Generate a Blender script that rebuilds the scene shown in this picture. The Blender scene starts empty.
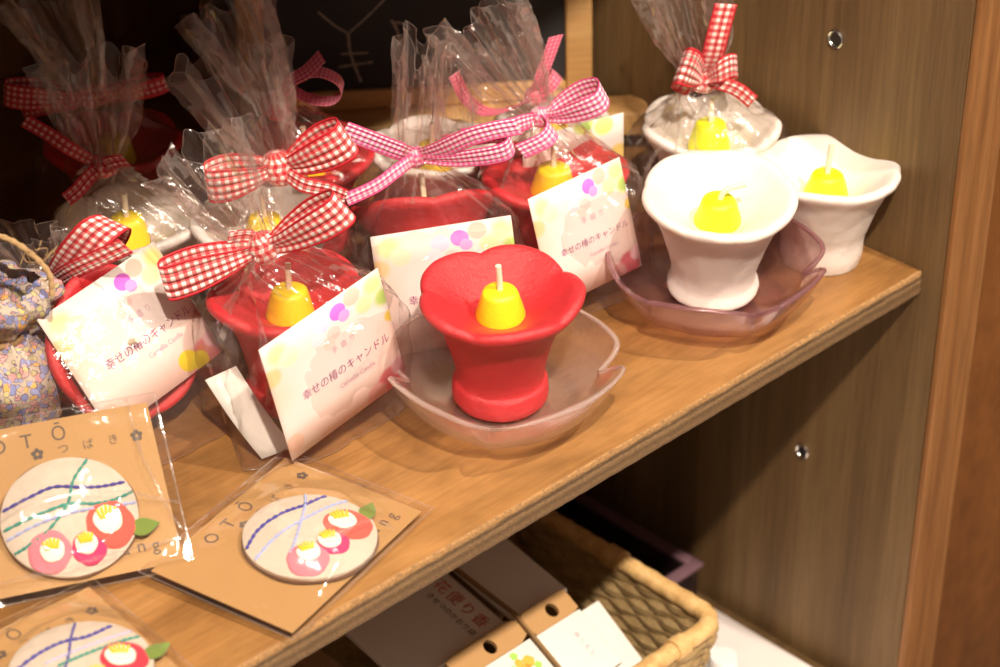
import bpy, math, random
from mathutils import Vector, Matrix, noise
random.seed(7)
V = Vector
R = math.radians
scn = bpy.context.scene
COL = scn.collection

# ------------------------------------------------------------------ camera and measuring helpers
F = 2290.0                       # focal length in pixels of the 1000 x 667 frame
PITCH = R(32)
CAM = V((0.0, -0.8140, 0.547))   # metres; the display shelf top is z = 0


def ray(px, py):
    u = (333.5 - py) / F
    return V(((px - 500) / F, math.cos(PITCH) + u * math.sin(PITCH), -math.sin(PITCH) + u * math.cos(PITCH)))


def at(px, py, z=0.0):           # point of the level plane z seen at a pixel
    d = ray(px, py)
    return CAM + d * ((z - CAM.z) / d.z)


def aty(px, py, y):              # point at depth y seen at a pixel
    d = ray(px, py)
    return CAM + d * ((y - CAM.y) / d.y)


CORNER = V((0.1994, 0.117, 0.0))  # front right corner of the shelf
YAW = R(44.3)
E1 = V((math.cos(YAW), math.sin(YAW), 0))     # along the shelf front to the right
E2 = V((-math.sin(YAW), math.cos(YAW), 0))    # into the cabinet


def S(s, d, z=0.0):
    return CORNER + E1 * s + E2 * d + V((0, 0, z))


CAB = Matrix.Translation(CORNER) @ Matrix.Rotation(YAW, 4, 'Z')

# ------------------------------------------------------------------ materials
M = {}


class NT:
    def __init__(self, name):
        self.m = bpy.data.materials.new(name)
        self.m.use_nodes = True
        self.t = self.m.node_tree
        self.t.nodes.clear()
        self.out = self.n('ShaderNodeOutputMaterial')
        M[name] = self.m

    def n(self, typ, **kw):
        nd = self.t.nodes.new(typ)
        for k, v in kw.items():
            if k.startswith('_'):
                setattr(nd, k[1:], v)
        return nd

    def l(self, a, b):
        self.t.links.new(a, b)

    def val(self, x, sock):
        if hasattr(x, 'is_linked') or hasattr(x, 'links'):
            self.l(x, sock)
        else:
            sock.default_value = x

    def math(self, op, a, b=0.0, c=None, clamp=False):
        nd = self.n('ShaderNodeMath', _operation=op, _use_clamp=clamp)
        self.val(a, nd.inputs[0])
        self.val(b, nd.inputs[1])
        if c is not None:
            self.val(c, nd.inputs[2])
        return nd.outputs[0]

    def mix(self, fac, a, b, mode='MIX'):
        nd = self.n('ShaderNodeMix', _data_type='RGBA', _blend_type=mode)
        self.val(fac, nd.inputs[0])
        for x, k in ((a, 6), (b, 7)):
            if isinstance(x, tuple):
                nd.inputs[k].default_value = (*x[:3], 1)
            else:
                self.l(x, nd.inputs[k])
        return nd.outputs[2]

    def ramp(self, fac, stops):
        nd = self.n('ShaderNodeValToRGB')
        el = nd.color_ramp.elements
        while len(el) < len(stops):
            el.new(0.5)
        for e, (p, c) in zip(el, stops):
            e.position = p
            e.color = (*c, 1)
        self.l(fac, nd.inputs[0])
        return nd.outputs[0]

    def coords(self, which='Object', scale=(1, 1, 1), rot=(0, 0, 0)):
        tc = self.n('ShaderNodeTexCoord')
        mp = self.n('ShaderNodeMapping')
        mp.inputs['Scale'].default_value = scale
        mp.inputs['Rotation'].default_value = rot
        self.l(tc.outputs[which], mp.inputs[0])
        return mp.outputs[0]

    def noise(self, vec, scale, detail=3.0, rough=0.55, dist=0.0):
        nd = self.n('ShaderNodeTexNoise')
        self.l(vec, nd.inputs['Vector'])
        nd.inputs['Scale'].default_value = scale
        nd.inputs['Detail'].default_value = detail
        nd.inputs['Roughness'].default_value = rough
        nd.inputs['Distortion'].default_value = dist
        return nd.outputs['Fac']

    def bump(self, h, strength=0.3, dist=0.001):
        nd = self.n('ShaderNodeBump')
        nd.inputs['Strength'].default_value = strength
        nd.inputs['Distance'].default_value = dist
        self.l(h, nd.inputs['Height'])
        return nd.outputs[0]

    def pbr(self, col, rough=0.5, normal=None, **kw):
        p = self.n('ShaderNodeBsdfPrincipled')
        if isinstance(col, tuple):
            p.inputs['Base Color'].default_value = (*col, 1)
        else:
            self.l(col, p.inputs['Base Color'])
        self.val(rough, p.inputs['Roughness'])
        if normal is not None:
            self.l(normal, p.inputs['Normal'])
        for k, v in kw.items():
            self.val(v, p.inputs[k.replace('_', ' ')])
        self.l(p.outputs[0], self.out.inputs[0])
        return p


def plain(name, col, rough=0.5, **kw):
    a = NT(name)
    a.pbr(col, rough, **kw)
    return a.m


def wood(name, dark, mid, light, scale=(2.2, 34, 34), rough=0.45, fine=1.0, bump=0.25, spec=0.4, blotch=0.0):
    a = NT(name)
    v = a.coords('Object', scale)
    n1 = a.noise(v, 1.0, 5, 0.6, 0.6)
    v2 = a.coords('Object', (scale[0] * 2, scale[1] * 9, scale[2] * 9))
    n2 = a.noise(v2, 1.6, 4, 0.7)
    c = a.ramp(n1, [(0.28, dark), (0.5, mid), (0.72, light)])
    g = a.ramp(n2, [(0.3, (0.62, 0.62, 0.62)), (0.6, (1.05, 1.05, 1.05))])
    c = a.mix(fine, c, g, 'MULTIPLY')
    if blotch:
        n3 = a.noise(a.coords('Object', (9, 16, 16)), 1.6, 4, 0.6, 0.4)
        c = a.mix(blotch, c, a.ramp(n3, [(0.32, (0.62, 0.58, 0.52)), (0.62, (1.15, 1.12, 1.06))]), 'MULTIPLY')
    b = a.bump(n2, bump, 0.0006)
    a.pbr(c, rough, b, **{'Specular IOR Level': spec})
    return a.m


wood('shelf_wood', (0.20, 0.092, 0.028), (0.30, 0.148, 0.048), (0.37, 0.195, 0.07), scale=(7, 26, 26), fine=0.5, rough=0.42, blotch=0.85)
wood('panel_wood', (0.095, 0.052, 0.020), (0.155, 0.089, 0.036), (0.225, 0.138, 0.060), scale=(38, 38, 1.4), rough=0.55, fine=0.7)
wood('trim_wood', (0.15, 0.054, 0.014), (0.26, 0.108, 0.032), (0.34, 0.155, 0.052), scale=(90, 40, 1.3), rough=0.5, fine=0.9)
wood('red_wood', (0.135, 0.044, 0.007), (0.185, 0.063, 0.011), (0.225, 0.082, 0.017), scale=(24, 24, 5), rough=0.5, fine=0.6)
wood('back_wood', (0.22, 0.10, 0.042), (0.30, 0.145, 0.062), (0.37, 0.19, 0.085), scale=(30, 30, 1.6), rough=0.6)
wood('frame_wood', (0.52, 0.27, 0.09), (0.62, 0.36, 0.14), (0.7, 0.45, 0.2), scale=(4, 30, 30), rough=0.45, fine=0.4)

# layered plywood edge
a = NT('plywood_edge')
v = a.coords('Object', (1, 1, 1))
sx = a.n('ShaderNodeSeparateXYZ'); a.l(v, sx.inputs[0])
wob = a.noise(a.coords('Object', (18, 1, 120)), 3.0, 4, 0.7)
zz = a.math('ADD', sx.outputs[2], a.math('MULTIPLY', a.math('SUBTRACT', wob, 0.5), 0.0035))
band = a.math('MULTIPLY', a.math('ADD', zz, 0.013), 75.0, clamp=True)
c = a.ramp(band, [(0.0, (0.16, 0.085, 0.035)), (0.2, (0.30, 0.18, 0.085)), (0.42, (0.17, 0.095, 0.04)), (0.60, (0.33, 0.20, 0.095)), (0.74, (0.09, 0.05, 0.022)), (0.88, (0.36, 0.20, 0.08))])
sp = a.noise(a.coords('Object', (140, 40, 300)), 4.0, 5, 0.8)
c = a.mix(1.0, c, a.ramp(sp, [(0.32, (0.45, 0.45, 0.45)), (0.62, (1.25, 1.2, 1.1))]), 'MULTIPLY')
a.pbr(c, 0.75, a.bump(sp, 0.6, 0.001))


def wax(name, col, rough=0.42, sss=0.25, rad=(0.008, 0.003, 0.002), bumpy=0.5):
    a = NT(name)
    n1 = a.noise(a.coords('Object', (1, 1, 1)), 520, 5, 0.75)
    n2 = a.noise(a.coords('Object', (1, 1, 1)), 60, 3, 0.6)
    c = a.mix(a.math('MULTIPLY', n2, 0.35), col, tuple(min(1, x * 1.25 + 0.02) for x in col))
    a.pbr(c, rough, a.bump(n1, bumpy, 0.0016), **{'Specular IOR Level': 0.65, 'Subsurface Weight': sss, 'Subsurface Radius': rad, 'Subsurface Scale': 0.6})
    return a.m


wax('red_wax', (0.57, 0.026, 0.034), 0.36, 0.2, (0.006, 0.001, 0.001))
wax('white_wax', (0.78, 0.70, 0.655), 0.4, 0.35, (0.008, 0.006, 0.004), 0.25)
wax('yellow_wax', (0.93, 0.66, 0.01), 0.4, 0.2, (0.004, 0.003, 0.001), 0.3)
wax('lemon_wax', (0.80, 0.87, 0.005), 0.4, 0.2, (0.004, 0.003, 0.001), 0.3)
plain('wick', (0.82, 0.72, 0.55), 0.7)
plain('paper_white', (0.76, 0.71, 0.66), 0.6)
plain('ink', (0.33, 0.09, 0.22), 0.7)
plain('ink_soft', (0.55, 0.33, 0.45), 0.7)
plain('ink_dark', (0.10, 0.075, 0.06), 0.7)
plain('ink_red', (0.62, 0.10, 0.06), 0.7)
plain('ink_orange', (0.90, 0.42, 0.05), 0.7)
plain('ink_green', (0.35, 0.62, 0.10), 0.7)
plain('chalk', (0.30, 0.25, 0.21), 0.95)
plain('metal', (0.75, 0.72, 0.68), 0.25, Metallic=1.0)
plain('hole_shade', (0.012, 0.009, 0.007), 0.6)
plain('white_plastic', (0.86, 0.84, 0.84), 0.3)
plain('white_liner', (0.80, 0.74, 0.72), 0.5)
plain('gold_tape', (0.55, 0.34, 0.06), 0.4)
plain('brown_strip', (0.50, 0.34, 0.22), 0.6)
plain('strip_brown', (0.26, 0.15, 0.06), 0.5)
plain('lavender_board', (0.45, 0.33, 0.36), 0.35)

plain('plum_acrylic', (0.16, 0.09, 0.11), 0.2)
a = NT('board_black')
n = a.noise(a.coords('Object', (1, 1, 1)), 18, 4, 0.6)
a.pbr(a.ramp(n, [(0.3, (0.012, 0.011, 0.012)), (0.75, (0.026, 0.024, 0.026))]), 0.62)

a = NT('kraft')
n1 = a.noise(a.coords('Object', (1, 1, 1)), 900, 3, 0.7)
n2 = a.noise(a.coords('Object', (1, 1, 1)), 90, 3, 0.6)
c = a.mix(n1, (0.36, 0.195, 0.072), (0.48, 0.272, 0.102))
c = a.mix(a.math('MULTIPLY', n2, 0.25), c, (0.52, 0.305, 0.122))
a.pbr(c, 0.7, a.bump(n1, 0.15, 0.0002))

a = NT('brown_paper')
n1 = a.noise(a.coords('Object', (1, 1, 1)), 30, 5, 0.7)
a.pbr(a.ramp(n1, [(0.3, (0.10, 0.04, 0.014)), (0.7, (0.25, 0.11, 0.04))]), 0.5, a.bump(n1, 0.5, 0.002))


def cello(name, tint, haze, hazecol, gloss=1.0, rough=0.09, nscale=130, bump=0.35, dist=0.0014):
    """thin clear film: transparent, sharp sheen, a trace of milky scatter"""
    a = NT(name)
    v = a.coords('Object', (1, 1, 1))
    nz = a.noise(v, nscale, 3, 0.6, 0.8)
    vor = a.n('ShaderNodeTexVoronoi', _feature='DISTANCE_TO_EDGE')
    a.l(v, vor.inputs['Vector'])
    vor.inputs['Scale'].default_value = nscale * 0.6
    hgt = a.math('ADD', nz, a.math('MINIMUM', vor.outputs['Distance'], 0.25))
    b = a.bump(hgt, bump, dist)
    lw = a.n('ShaderNodeLayerWeight'); lw.inputs[0].default_value = 0.5
    a.l(b, lw.inputs['Normal'])
    f = a.math('MULTIPLY_ADD', a.math('POWER', lw.outputs['Facing'], 4.5), 0.62 * gloss, 0.055 * gloss, clamp=True)
    tr = a.n('ShaderNodeBsdfTransparent'); tr.inputs[0].default_value = (*tint, 1)
    gl = a.n('ShaderNodeBsdfGlossy'); gl.inputs['Roughness'].default_value = rough
    a.l(b, gl.inputs['Normal'])
    m1 = a.n('ShaderNodeMixShader'); a.l(f, m1.inputs[0]); a.l(tr.outputs[0], m1.inputs[1]); a.l(gl.outputs[0], m1.inputs[2])
    df = a.n('ShaderNodeBsdfDiffuse'); df.inputs[0].default_value = (*hazecol, 1)
    tl = a.n('ShaderNodeBsdfTranslucent'); tl.inputs[0].default_value = (*hazecol, 1)
    m2 = a.n('ShaderNodeMixShader'); m2.inputs[0].default_value = 0.5
    a.l(df.outputs[0], m2.inputs[1]); a.l(tl.outputs[0], m2.inputs[2])
    m3 = a.n('ShaderNodeMixShader'); m3.inputs[0].default_value = haze
    a.l(m1.outputs[0], m3.inputs[1]); a.l(m2.outputs[0], m3.inputs[2])
    a.l(m3.outputs[0], a.out.inputs[0])
    return a.m


cello('cellophane', (0.985, 0.972, 0.965), 0.034, (0.95, 0.72, 0.64), 1.35, 0.12, 150, 0.6, 0.0015)  # scatter tinted pink to paint in reflections the film picks up
cello('film_glint', (0.95, 0.93, 0.92), 0.13, (0.95, 0.82, 0.76), 4.0, 0.15, 150, 0.3, 0.001)  # highlights of folds and cut edges put into a paler, glossier film
cello('clear_sleeve', (0.985, 0.978, 0.965), 0.014, (0.95, 0.88, 0.82), 1.2, 0.10, 38, 0.35, 0.002)
cello('smoke_acrylic', (0.50, 0.42, 0.42), 0.05, (0.35, 0.26, 0.3), 1.0, 0.08, 20, 0.05)
cello('bottle_glass', (0.86, 0.88, 0.85), 0.10, (0.8, 0.82, 0.8), 1.2, 0.05, 20, 0.05)


def glass(name, tint, through, haze, hazecol, rough, solid=0.26):
    """cast glass: part straight transmission, part refraction, a bright surface sheen"""
    a = NT(name)
    v = a.coords('Object', (1, 1, 1))
    b = a.bump(a.noise(v, 300, 4, 0.65), 0.42, 0.0009)
    tr = a.n('ShaderNodeBsdfTransparent'); tr.inputs[0].default_value = (*through, 1)
    gs_ = a.n('ShaderNodeBsdfGlass'); gs_.inputs['Color'].default_value = (*tint, 1)
    gs_.inputs['Roughness'].default_value = rough; gs_.inputs['IOR'].default_value = 1.45
    a.l(b, gs_.inputs['Normal'])
    m1 = a.n('ShaderNodeMixShader'); m1.inputs[0].default_value = solid
    a.l(tr.outputs[0], m1.inputs[1]); a.l(gs_.outputs[0], m1.inputs[2])
    lw = a.n('ShaderNodeLayerWeight'); lw.inputs[0].default_value = 0.5
    a.l(b, lw.inputs['Normal'])
    gl = a.n('ShaderNodeBsdfGlossy'); gl.inputs['Roughness'].default_value = 0.08; a.l(b, gl.inputs['Normal'])
    m0 = a.n('ShaderNodeMixShader')
    a.l(a.math('MULTIPLY_ADD', a.math('POWER', lw.outputs['Facing'], 5.0), 0.45, 0.06), m0.inputs[0])
    a.l(m1.outputs[0], m0.inputs[1]); a.l(gl.outputs[0], m0.inputs[2])
    m1 = m0
    df = a.n('ShaderNodeBsdfDiffuse'); df.inputs[0].default_value = (*hazecol, 1)
    tl = a.n('ShaderNodeBsdfTranslucent'); tl.inputs[0].default_value = (*hazecol, 1)
    m2 = a.n('ShaderNodeMixShader'); m2.inputs[0].default_value = 0.6
    a.l(df.outputs[0], m2.inputs[1]); a.l(tl.outputs[0], m2.inputs[2])
    m3 = a.n('ShaderNodeMixShader'); m3.inputs[0].default_value = haze
    a.l(m1.outputs[0], m3.inputs[1]); a.l(m2.outputs[0], m3.inputs[2])
    a.l(m3.outputs[0], a.out.inputs[0])


glass('dish_glass', (0.97, 0.93, 0.91), (0.985, 0.955, 0.935), 0.08, (0.98, 0.86, 0.81), 0.02)
glass('glass_edge_glint', (0.98, 0.93, 0.92), (0.97, 0.93, 0.92), 0.26, (0.98, 0.86, 0.82), 0.02, 0.4)  # pale haze puts the bright rim outline into the colour
glass('glass_edge_glint_plum', (0.85, 0.70, 0.72), (0.86, 0.72, 0.73), 0.20, (0.72, 0.46, 0.52), 0.02, 0.4)
glass('dish_glass_plum', (0.80, 0.66, 0.68), (0.95, 0.85, 0.85), 0.045, (0.66, 0.42, 0.47), 0.02)


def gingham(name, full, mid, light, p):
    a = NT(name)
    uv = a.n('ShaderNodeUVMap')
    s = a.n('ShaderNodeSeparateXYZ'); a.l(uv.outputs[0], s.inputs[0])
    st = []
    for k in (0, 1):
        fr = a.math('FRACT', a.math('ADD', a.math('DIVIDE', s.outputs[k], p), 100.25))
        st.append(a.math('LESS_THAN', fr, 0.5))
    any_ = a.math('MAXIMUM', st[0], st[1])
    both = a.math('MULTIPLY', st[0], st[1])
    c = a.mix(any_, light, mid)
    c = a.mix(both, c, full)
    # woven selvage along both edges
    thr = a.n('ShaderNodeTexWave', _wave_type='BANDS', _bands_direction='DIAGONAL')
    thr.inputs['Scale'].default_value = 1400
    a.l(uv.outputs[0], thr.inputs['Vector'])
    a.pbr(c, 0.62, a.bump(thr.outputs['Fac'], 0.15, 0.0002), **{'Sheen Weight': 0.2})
    return a.m


gingham('gingham_red', (0.60, 0.012, 0.028), (0.80, 0.20, 0.19), (0.93, 0.86, 0.82), 0.0036)
gingham('gingham_pink', (0.80, 0.07, 0.28), (0.88, 0.30, 0.48), (0.95, 0.80, 0.83), 0.0026)
gingham('gingham_rose', (0.72, 0.06, 0.16), (0.78, 0.14, 0.24), (0.85, 0.30, 0.36), 0.0022)
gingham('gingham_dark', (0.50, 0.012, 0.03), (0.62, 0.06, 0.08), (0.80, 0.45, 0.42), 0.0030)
plain('selvage_red', (0.60, 0.015, 0.03), 0.6)
plain('selvage_pink', (0.80, 0.08, 0.28), 0.6)


def dots(name, base, spots, rough=0.5, uvs=True):
    """printed paper: base colour and a list of (u, v, radius, softness, colour) spots in the card's own UVs"""
    a = NT(name)
    uv = a.n('ShaderNodeUVMap')
    c = None
    for (u, v_, r, soft, col) in spots:
        d = a.n('ShaderNodeVectorMath', _operation='DISTANCE')
        a.l(uv.outputs[0], d.inputs[0])
        d.inputs[1].default_value = (u, v_, 0)
        f = a.n('ShaderNodeMapRange', _interpolation_type='SMOOTHSTEP')
        a.l(d.outputs['Value'], f.inputs[0])
        f.inputs[1].default_value = r * (1 - soft); f.inputs[2].default_value = r
        f.inputs[3].default_value = 1.0; f.inputs[4].default_value = 0.0
        c = a.mix(f.outputs[0], base if c is None else c, col)
    a.pbr(a.mix(1.0, c, (0.86, 0.84, 0.83), 'MULTIPLY'), rough)
    return a.m


PRINT = [(0.5, -0.15, 0.75, 1.0, (0.93, 0.58, 0.50)), (0.02, 0.55, 0.26, 1.0, (0.95, 0.72, 0.60)), (1.0, 0.35, 0.35, 1.0, (0.95, 0.70, 0.62)),
         (0.5, 0.48, 0.50, 1.0, (0.93, 0.86, 0.86)),
         (0.11, 0.88, 0.125, 0.7, (0.93, 0.76, 0.36)), (0.19, 0.80, 0.10, 0.5, (0.94, 0.86, 0.62)), (0.03, 0.72, 0.10, 0.5, (0.93, 0.66, 0.35)),
         (0.92, 0.90, 0.115, 0.7, (0.94, 0.84, 0.30)), (0.98, 0.76, 0.10, 0.6, (0.50, 0.66, 0.18)), (0.83, 0.80, 0.09, 0.4, (0.90, 0.78, 0.45)), (1.0, 0.58, 0.06, 0.4, (0.92, 0.70, 0.10)),
         (0.75, 0.92, 0.08, 0.25, (0.88, 0.50, 0.42)), (0.48, 0.86, 0.075, 0.15, (0.86, 0.66, 0.88)), (0.43, 0.77, 0.06, 0.15, (0.92, 0.78, 0.88)),
         (0.55, 0.74, 0.06, 0.15, (0.92, 0.66, 0.64)), (0.50, 0.68, 0.05, 0.15, (0.93, 0.74, 0.70)), (0.62, 0.88, 0.07, 0.12, (0.74, 0.16, 0.72)), (0.66, 0.82, 0.05, 0.12, (0.84, 0.36, 0.78)),
         (0.88, 0.07, 0.13, 0.3, (0.86, 0.20, 0.25)), (0.75, 0.03, 0.10, 0.3, (0.90, 0.45, 0.45)), (0.97, 0.14, 0.08, 0.3, (0.90, 0.52, 0.58)), (0.16, 0.05, 0.10, 0.2, (0.93, 0.74, 0.66)), (0.06, 0.12, 0.08, 0.2, (0.92, 0.62, 0.50))]
dots('label_print', (0.93, 0.79, 0.76), PRINT)
dots('label_print_gold', (0.93, 0.83, 0.78), PRINT + [(0.72, 0.10, 0.09, 0.2, (0.93, 0.74, 0.03)), (0.80, 0.05, 0.08, 0.2, (0.93, 0.80, 0.05))])
dots('label_print_leaf', (0.93, 0.83, 0.78), PRINT[:5] + [(0.6, 0.98, 0.12, 0.4, (0.50, 0.72, 0.12)), (0.8, 0.92, 0.12, 0.4, (0.94, 0.84, 0.25)), (0.95, 0.6, 0.12, 0.5, (0.93, 0.66, 0.2))])

# felt, linen and printed cotton
for nm, col in (('felt_pink', (0.80, 0.20, 0.26)), ('felt_magenta', (0.66, 0.03, 0.15)), ('felt_red', (0.78, 0.10, 0.075)), ('felt_white', (0.86, 0.80, 0.72)), ('felt_green', (0.16, 0.24, 0.035)),
                ('felt_crimson', (0.62, 0.02, 0.05)), ('felt_brown', (0.16, 0.07, 0.03)), ('thread_yellow', (0.85, 0.62, 0.02)), ('thread_navy', (0.05, 0.045, 0.30)), ('thread_teal', (0.03, 0.28, 0.22)), ('thread_sky', (0.36, 0.42, 0.72)), ('thread_lilac', (0.5, 0.48, 0.68))):
    a = NT(nm)
    n = a.noise(a.coords('Object', (1, 1, 1)), 1500, 3, 0.7)
    a.pbr(a.mix(n, tuple(x * 0.75 for x in col), tuple(min(1, x * 1.2) for x in col)), 0.9, a.bump(n, 0.4, 0.0004), **{'Sheen Weight': 0.3})
a = NT('linen')
v = a.coords('Object', (1, 1, 1))
n = a.noise(v, 900, 3, 0.8); n2 = a.noise(v, 120, 4, 0.7)
a.pbr(a.mix(n2, (0.50, 0.41, 0.33), (0.68, 0.58, 0.50)), 0.9, a.bump(n, 0.6, 0.0004))
a = NT('twine')
n = a.noise(a.coords('Object', (1, 1, 1)), 700, 3, 0.7)
a.pbr(a.mix(n, (0.30, 0.17, 0.07), (0.60, 0.40, 0.20)), 0.9, a.bump(n, 0.6, 0.0006))
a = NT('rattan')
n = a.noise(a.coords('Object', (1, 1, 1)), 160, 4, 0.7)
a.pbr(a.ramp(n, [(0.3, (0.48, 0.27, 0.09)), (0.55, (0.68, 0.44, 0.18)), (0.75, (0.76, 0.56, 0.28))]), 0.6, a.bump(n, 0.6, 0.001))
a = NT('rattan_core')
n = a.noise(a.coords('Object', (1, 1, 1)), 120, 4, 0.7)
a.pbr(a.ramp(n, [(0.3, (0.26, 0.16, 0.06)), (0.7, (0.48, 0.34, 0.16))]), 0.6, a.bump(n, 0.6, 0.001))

a = NT('floral_cotton')
v = a.coords('Object', (1, 1, 1))
wn = a.n('ShaderNodeTexNoise'); a.l(v, wn.inputs['Vector']); wn.inputs['Scale'].default_value = 110
sub = a.n('ShaderNodeVectorMath', _operation='MULTIPLY_ADD')
a.l(wn.outputs['Color'], sub.inputs[0]); sub.inputs[1].default_value = (0.006, 0.006, 0.006); a.l(v, sub.inputs[2])
col = None
for k, (sc, thr, palette) in enumerate(((210, 0.42, [(0.0, (0.26, 0.27, 0.48)), (0.35, (0.60, 0.30, 0.30)), (0.6, (0.22, 0.24, 0.46)), (0.8, (0.68, 0.36, 0.10))]), (360, 0.40, [(0.0, (0.52, 0.46, 0.22)), (0.4, (0.32, 0.33, 0.55)), (0.7, (0.66, 0.36, 0.33)), (0.85, (0.70, 0.40, 0.12))]))):
    vo = a.n('ShaderNodeTexVoronoi', _feature='F1'); a.l(sub.outputs[0], vo.inputs['Vector']); vo.inputs['Scale'].default_value = sc
    pal = a.ramp(vo.outputs['Color'], palette)
    pal.node.color_ramp.interpolation = 'CONSTANT'
    base = (0.50, 0.41, 0.33) if col is None else col
    rim = a.math('MULTIPLY', a.math('LESS_THAN', vo.outputs['Distance'], thr + 0.07), 1.0)
    col = a.mix(rim, base, (0.17, 0.12, 0.15))
    col = a.mix(a.math('LESS_THAN', vo.outputs['Distance'], thr), col, pal)
weave = a.noise(v, 1800, 2, 0.6)
a.pbr(col, 0.85, a.bump(weave, 0.3, 0.0003))


# ------------------------------------------------------------------ object helpers
def tag(o, label=None, cat=None, group=None, kind=None):
    for k, x in (('label', label), ('category', cat), ('group', group), ('kind', kind)):
        if x:
            o[k] = x
    return o


def root(name, mat, label, cat, group=None):
    o = bpy.data.objects.new(name, None)
    o.empty_display_size = 0.01
    COL.objects.link(o)
    o.matrix_world = mat if isinstance(mat, Matrix) else Matrix.Translation(mat)
    o['mw'] = [x for row in o.matrix_basis for x in row]
    return tag(o, label, cat, group)


def world_of(o):
    m = o.matrix_basis.copy()
    while o.parent is not None:
        o = o.parent
        m = o.matrix_basis @ m
    return m


class MB:
    """collects one mesh: vertices, faces, face UVs and face material slots"""

    def __init__(self):
        self.v, self.f, self.uv, self.mi = [], [], [], []

    def add(self, vs, fs, uvs=None, mi=0, mat=None):
        b = len(self.v)
        self.v += [mat @ V(p) if mat is not None else V(p) for p in vs]
        for f in fs:
            self.f.append(tuple(b + i for i in f))
            self.uv.append([uvs[i] for i in f] if uvs else [(0, 0)] * len(f))
            self.mi.append(mi)
        return self

    def grid(self, rows, closed=False, uvs=None, mi=0, cap0=False, cap1=False):
        n = len(rows[0]); vs = [p for r in rows for p in r]
        fs = []
        for i in range(len(rows) - 1):
            for j in range(n if closed else n - 1):
                k = (j + 1) % n
                fs.append((i * n + j, i * n + k, (i + 1) * n + k, (i + 1) * n + j))
        if cap0:
            fs.append(tuple(range(n - 1, -1, -1)))
        if cap1:
            fs.append(tuple((len(rows) - 1) * n + j for j in range(n)))
        return self.add(vs, fs, uvs, mi)

    def box(self, lo, hi, mat=None, bev=0.0, mi=0):
        (x0, y0, z0), (x1, y1, z1) = lo, hi
        if bev <= 0:
            vs = [(x, y, z) for z in (z0, z1) for y in (y0, y1) for x in (x0, x1)]
            fs = [(0, 2, 3, 1), (4, 5, 7, 6), (0, 1, 5, 4), (2, 6, 7, 3), (0, 4, 6, 2), (1, 3, 7, 5)]
            return self.add(vs, fs, None, mi, mat)
        import bmesh
        bm = bmesh.new()
        bmesh.ops.create_cube(bm, size=1, matrix=Matrix.Translation(((x0 + x1) / 2, (y0 + y1) / 2, (z0 + z1) / 2)) @ Matrix.Diagonal((x1 - x0, y1 - y0, z1 - z0, 1)))
        bmesh.ops.bevel(bm, geom=bm.edges[:], offset=bev, segments=3, affect='EDGES', profile=0.5)
        bm.verts.index_update()
        self.add([v.co.copy() for v in bm.verts], [[v.index for v in f.verts] for f in bm.faces], None, mi, mat)
        bm.free()
        return self

    def tube(self, pts, r, n=12, closed=False, flat=None, mi=0):
        pts = [V(p) for p in pts]
        rows = []
        m = len(pts)
        prev = None
        for i, p in enumerate(pts):
            t = (pts[(i + 1) % m] - pts[i - 1]) if closed else (pts[min(i + 1, m - 1)] - pts[max(i - 1, 0)])
            t.normalize()
            if prev is None:
                ax = t.orthogonal().normalized()
            else:
                ax = (prev - t * prev.dot(t)).normalized()
            prev = ax
            bx = t.cross(ax)
            rr = r(i / max(1, m - 1)) if callable(r) else r
            rows.append([p + (ax * math.cos(2 * math.pi * k / n) + bx * math.sin(2 * math.pi * k / n)) * rr for k in range(n)])
        if closed:
            rows.append(rows[0])
        return self.grid(rows, True, cap0=not closed, cap1=not closed, mi=mi)

    def lathe(self, prof, n=64, c=(0, 0, 0), mat=None, mi=0):
        rows = [[V((r * math.cos(2 * math.pi * k / n), r * math.sin(2 * math.pi * k / n), z)) + V(c) for k in range(n)] for z, r in prof]
        if mat is not None:
            rows = [[mat @ p for p in r_] for r_ in rows]
        return self.grid(rows, True, cap0=prof[0][1] > 1e-6, cap1=prof[-1][1] > 1e-6, mi=mi)

    def build(self, name, mat, parent=None, smooth=True, frame=None, solid=0.0, angle=40):
        """frame: matrix of the object itself; vertices are always given in world space"""
        me = bpy.data.meshes.new(name)
        pw = world_of(parent) if parent is not None else Matrix.Identity(4)
        mw = frame if frame is not None else (pw if parent is not None else Matrix.Identity(4))
        inv = mw.inverted()
        me.from_pydata([tuple(inv @ p) for p in self.v], [], self.f)
        for m in (mat if isinstance(mat, (list, tuple)) else [mat]):
            me.materials.append(M[m])
        ul = me.uv_layers.new(name='UVMap')
        li = 0
        for p, u, mi in zip(me.polygons, self.uv, self.mi):
            p.use_smooth = smooth
            p.material_index = mi
            for k in range(p.loop_total):
                ul.data[p.loop_start + k].uv = u[k]
        if smooth and angle < 180:
            try:
                me.set_sharp_from_angle(angle=R(angle))
            except Exception:
                pass
        o = bpy.data.objects.new(name, me)
        COL.objects.link(o)
        if parent is not None:
            o.parent = parent
        o.matrix_basis = pw.inverted() @ mw
        if solid > 0:
            md = o.modifiers.new('thickness', 'SOLIDIFY')
            md.thickness = solid
            md.offset = 0
        return o


def smooth_path(pts, n):
    """Catmull-Rom through the points"""
    P = [V(p) for p in pts]
    P = [P[0] * 2 - P[1]] + P + [P[-1] * 2 - P[-2]]
    out = []
    m = len(P) - 3
    for i in range(n + 1):
        t = i / n * m
        k = min(int(t), m - 1); t -= k
        a, b, c, d = P[k:k + 4]
        out.append(0.5 * ((2 * b) + (c - a) * t + (2 * a - 5 * b + 4 * c - d) * t * t + (3 * b - a - 3 * c + d) * t ** 3))
    return out


def lerp(a, b, t):
    return a + (b - a) * t


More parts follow.
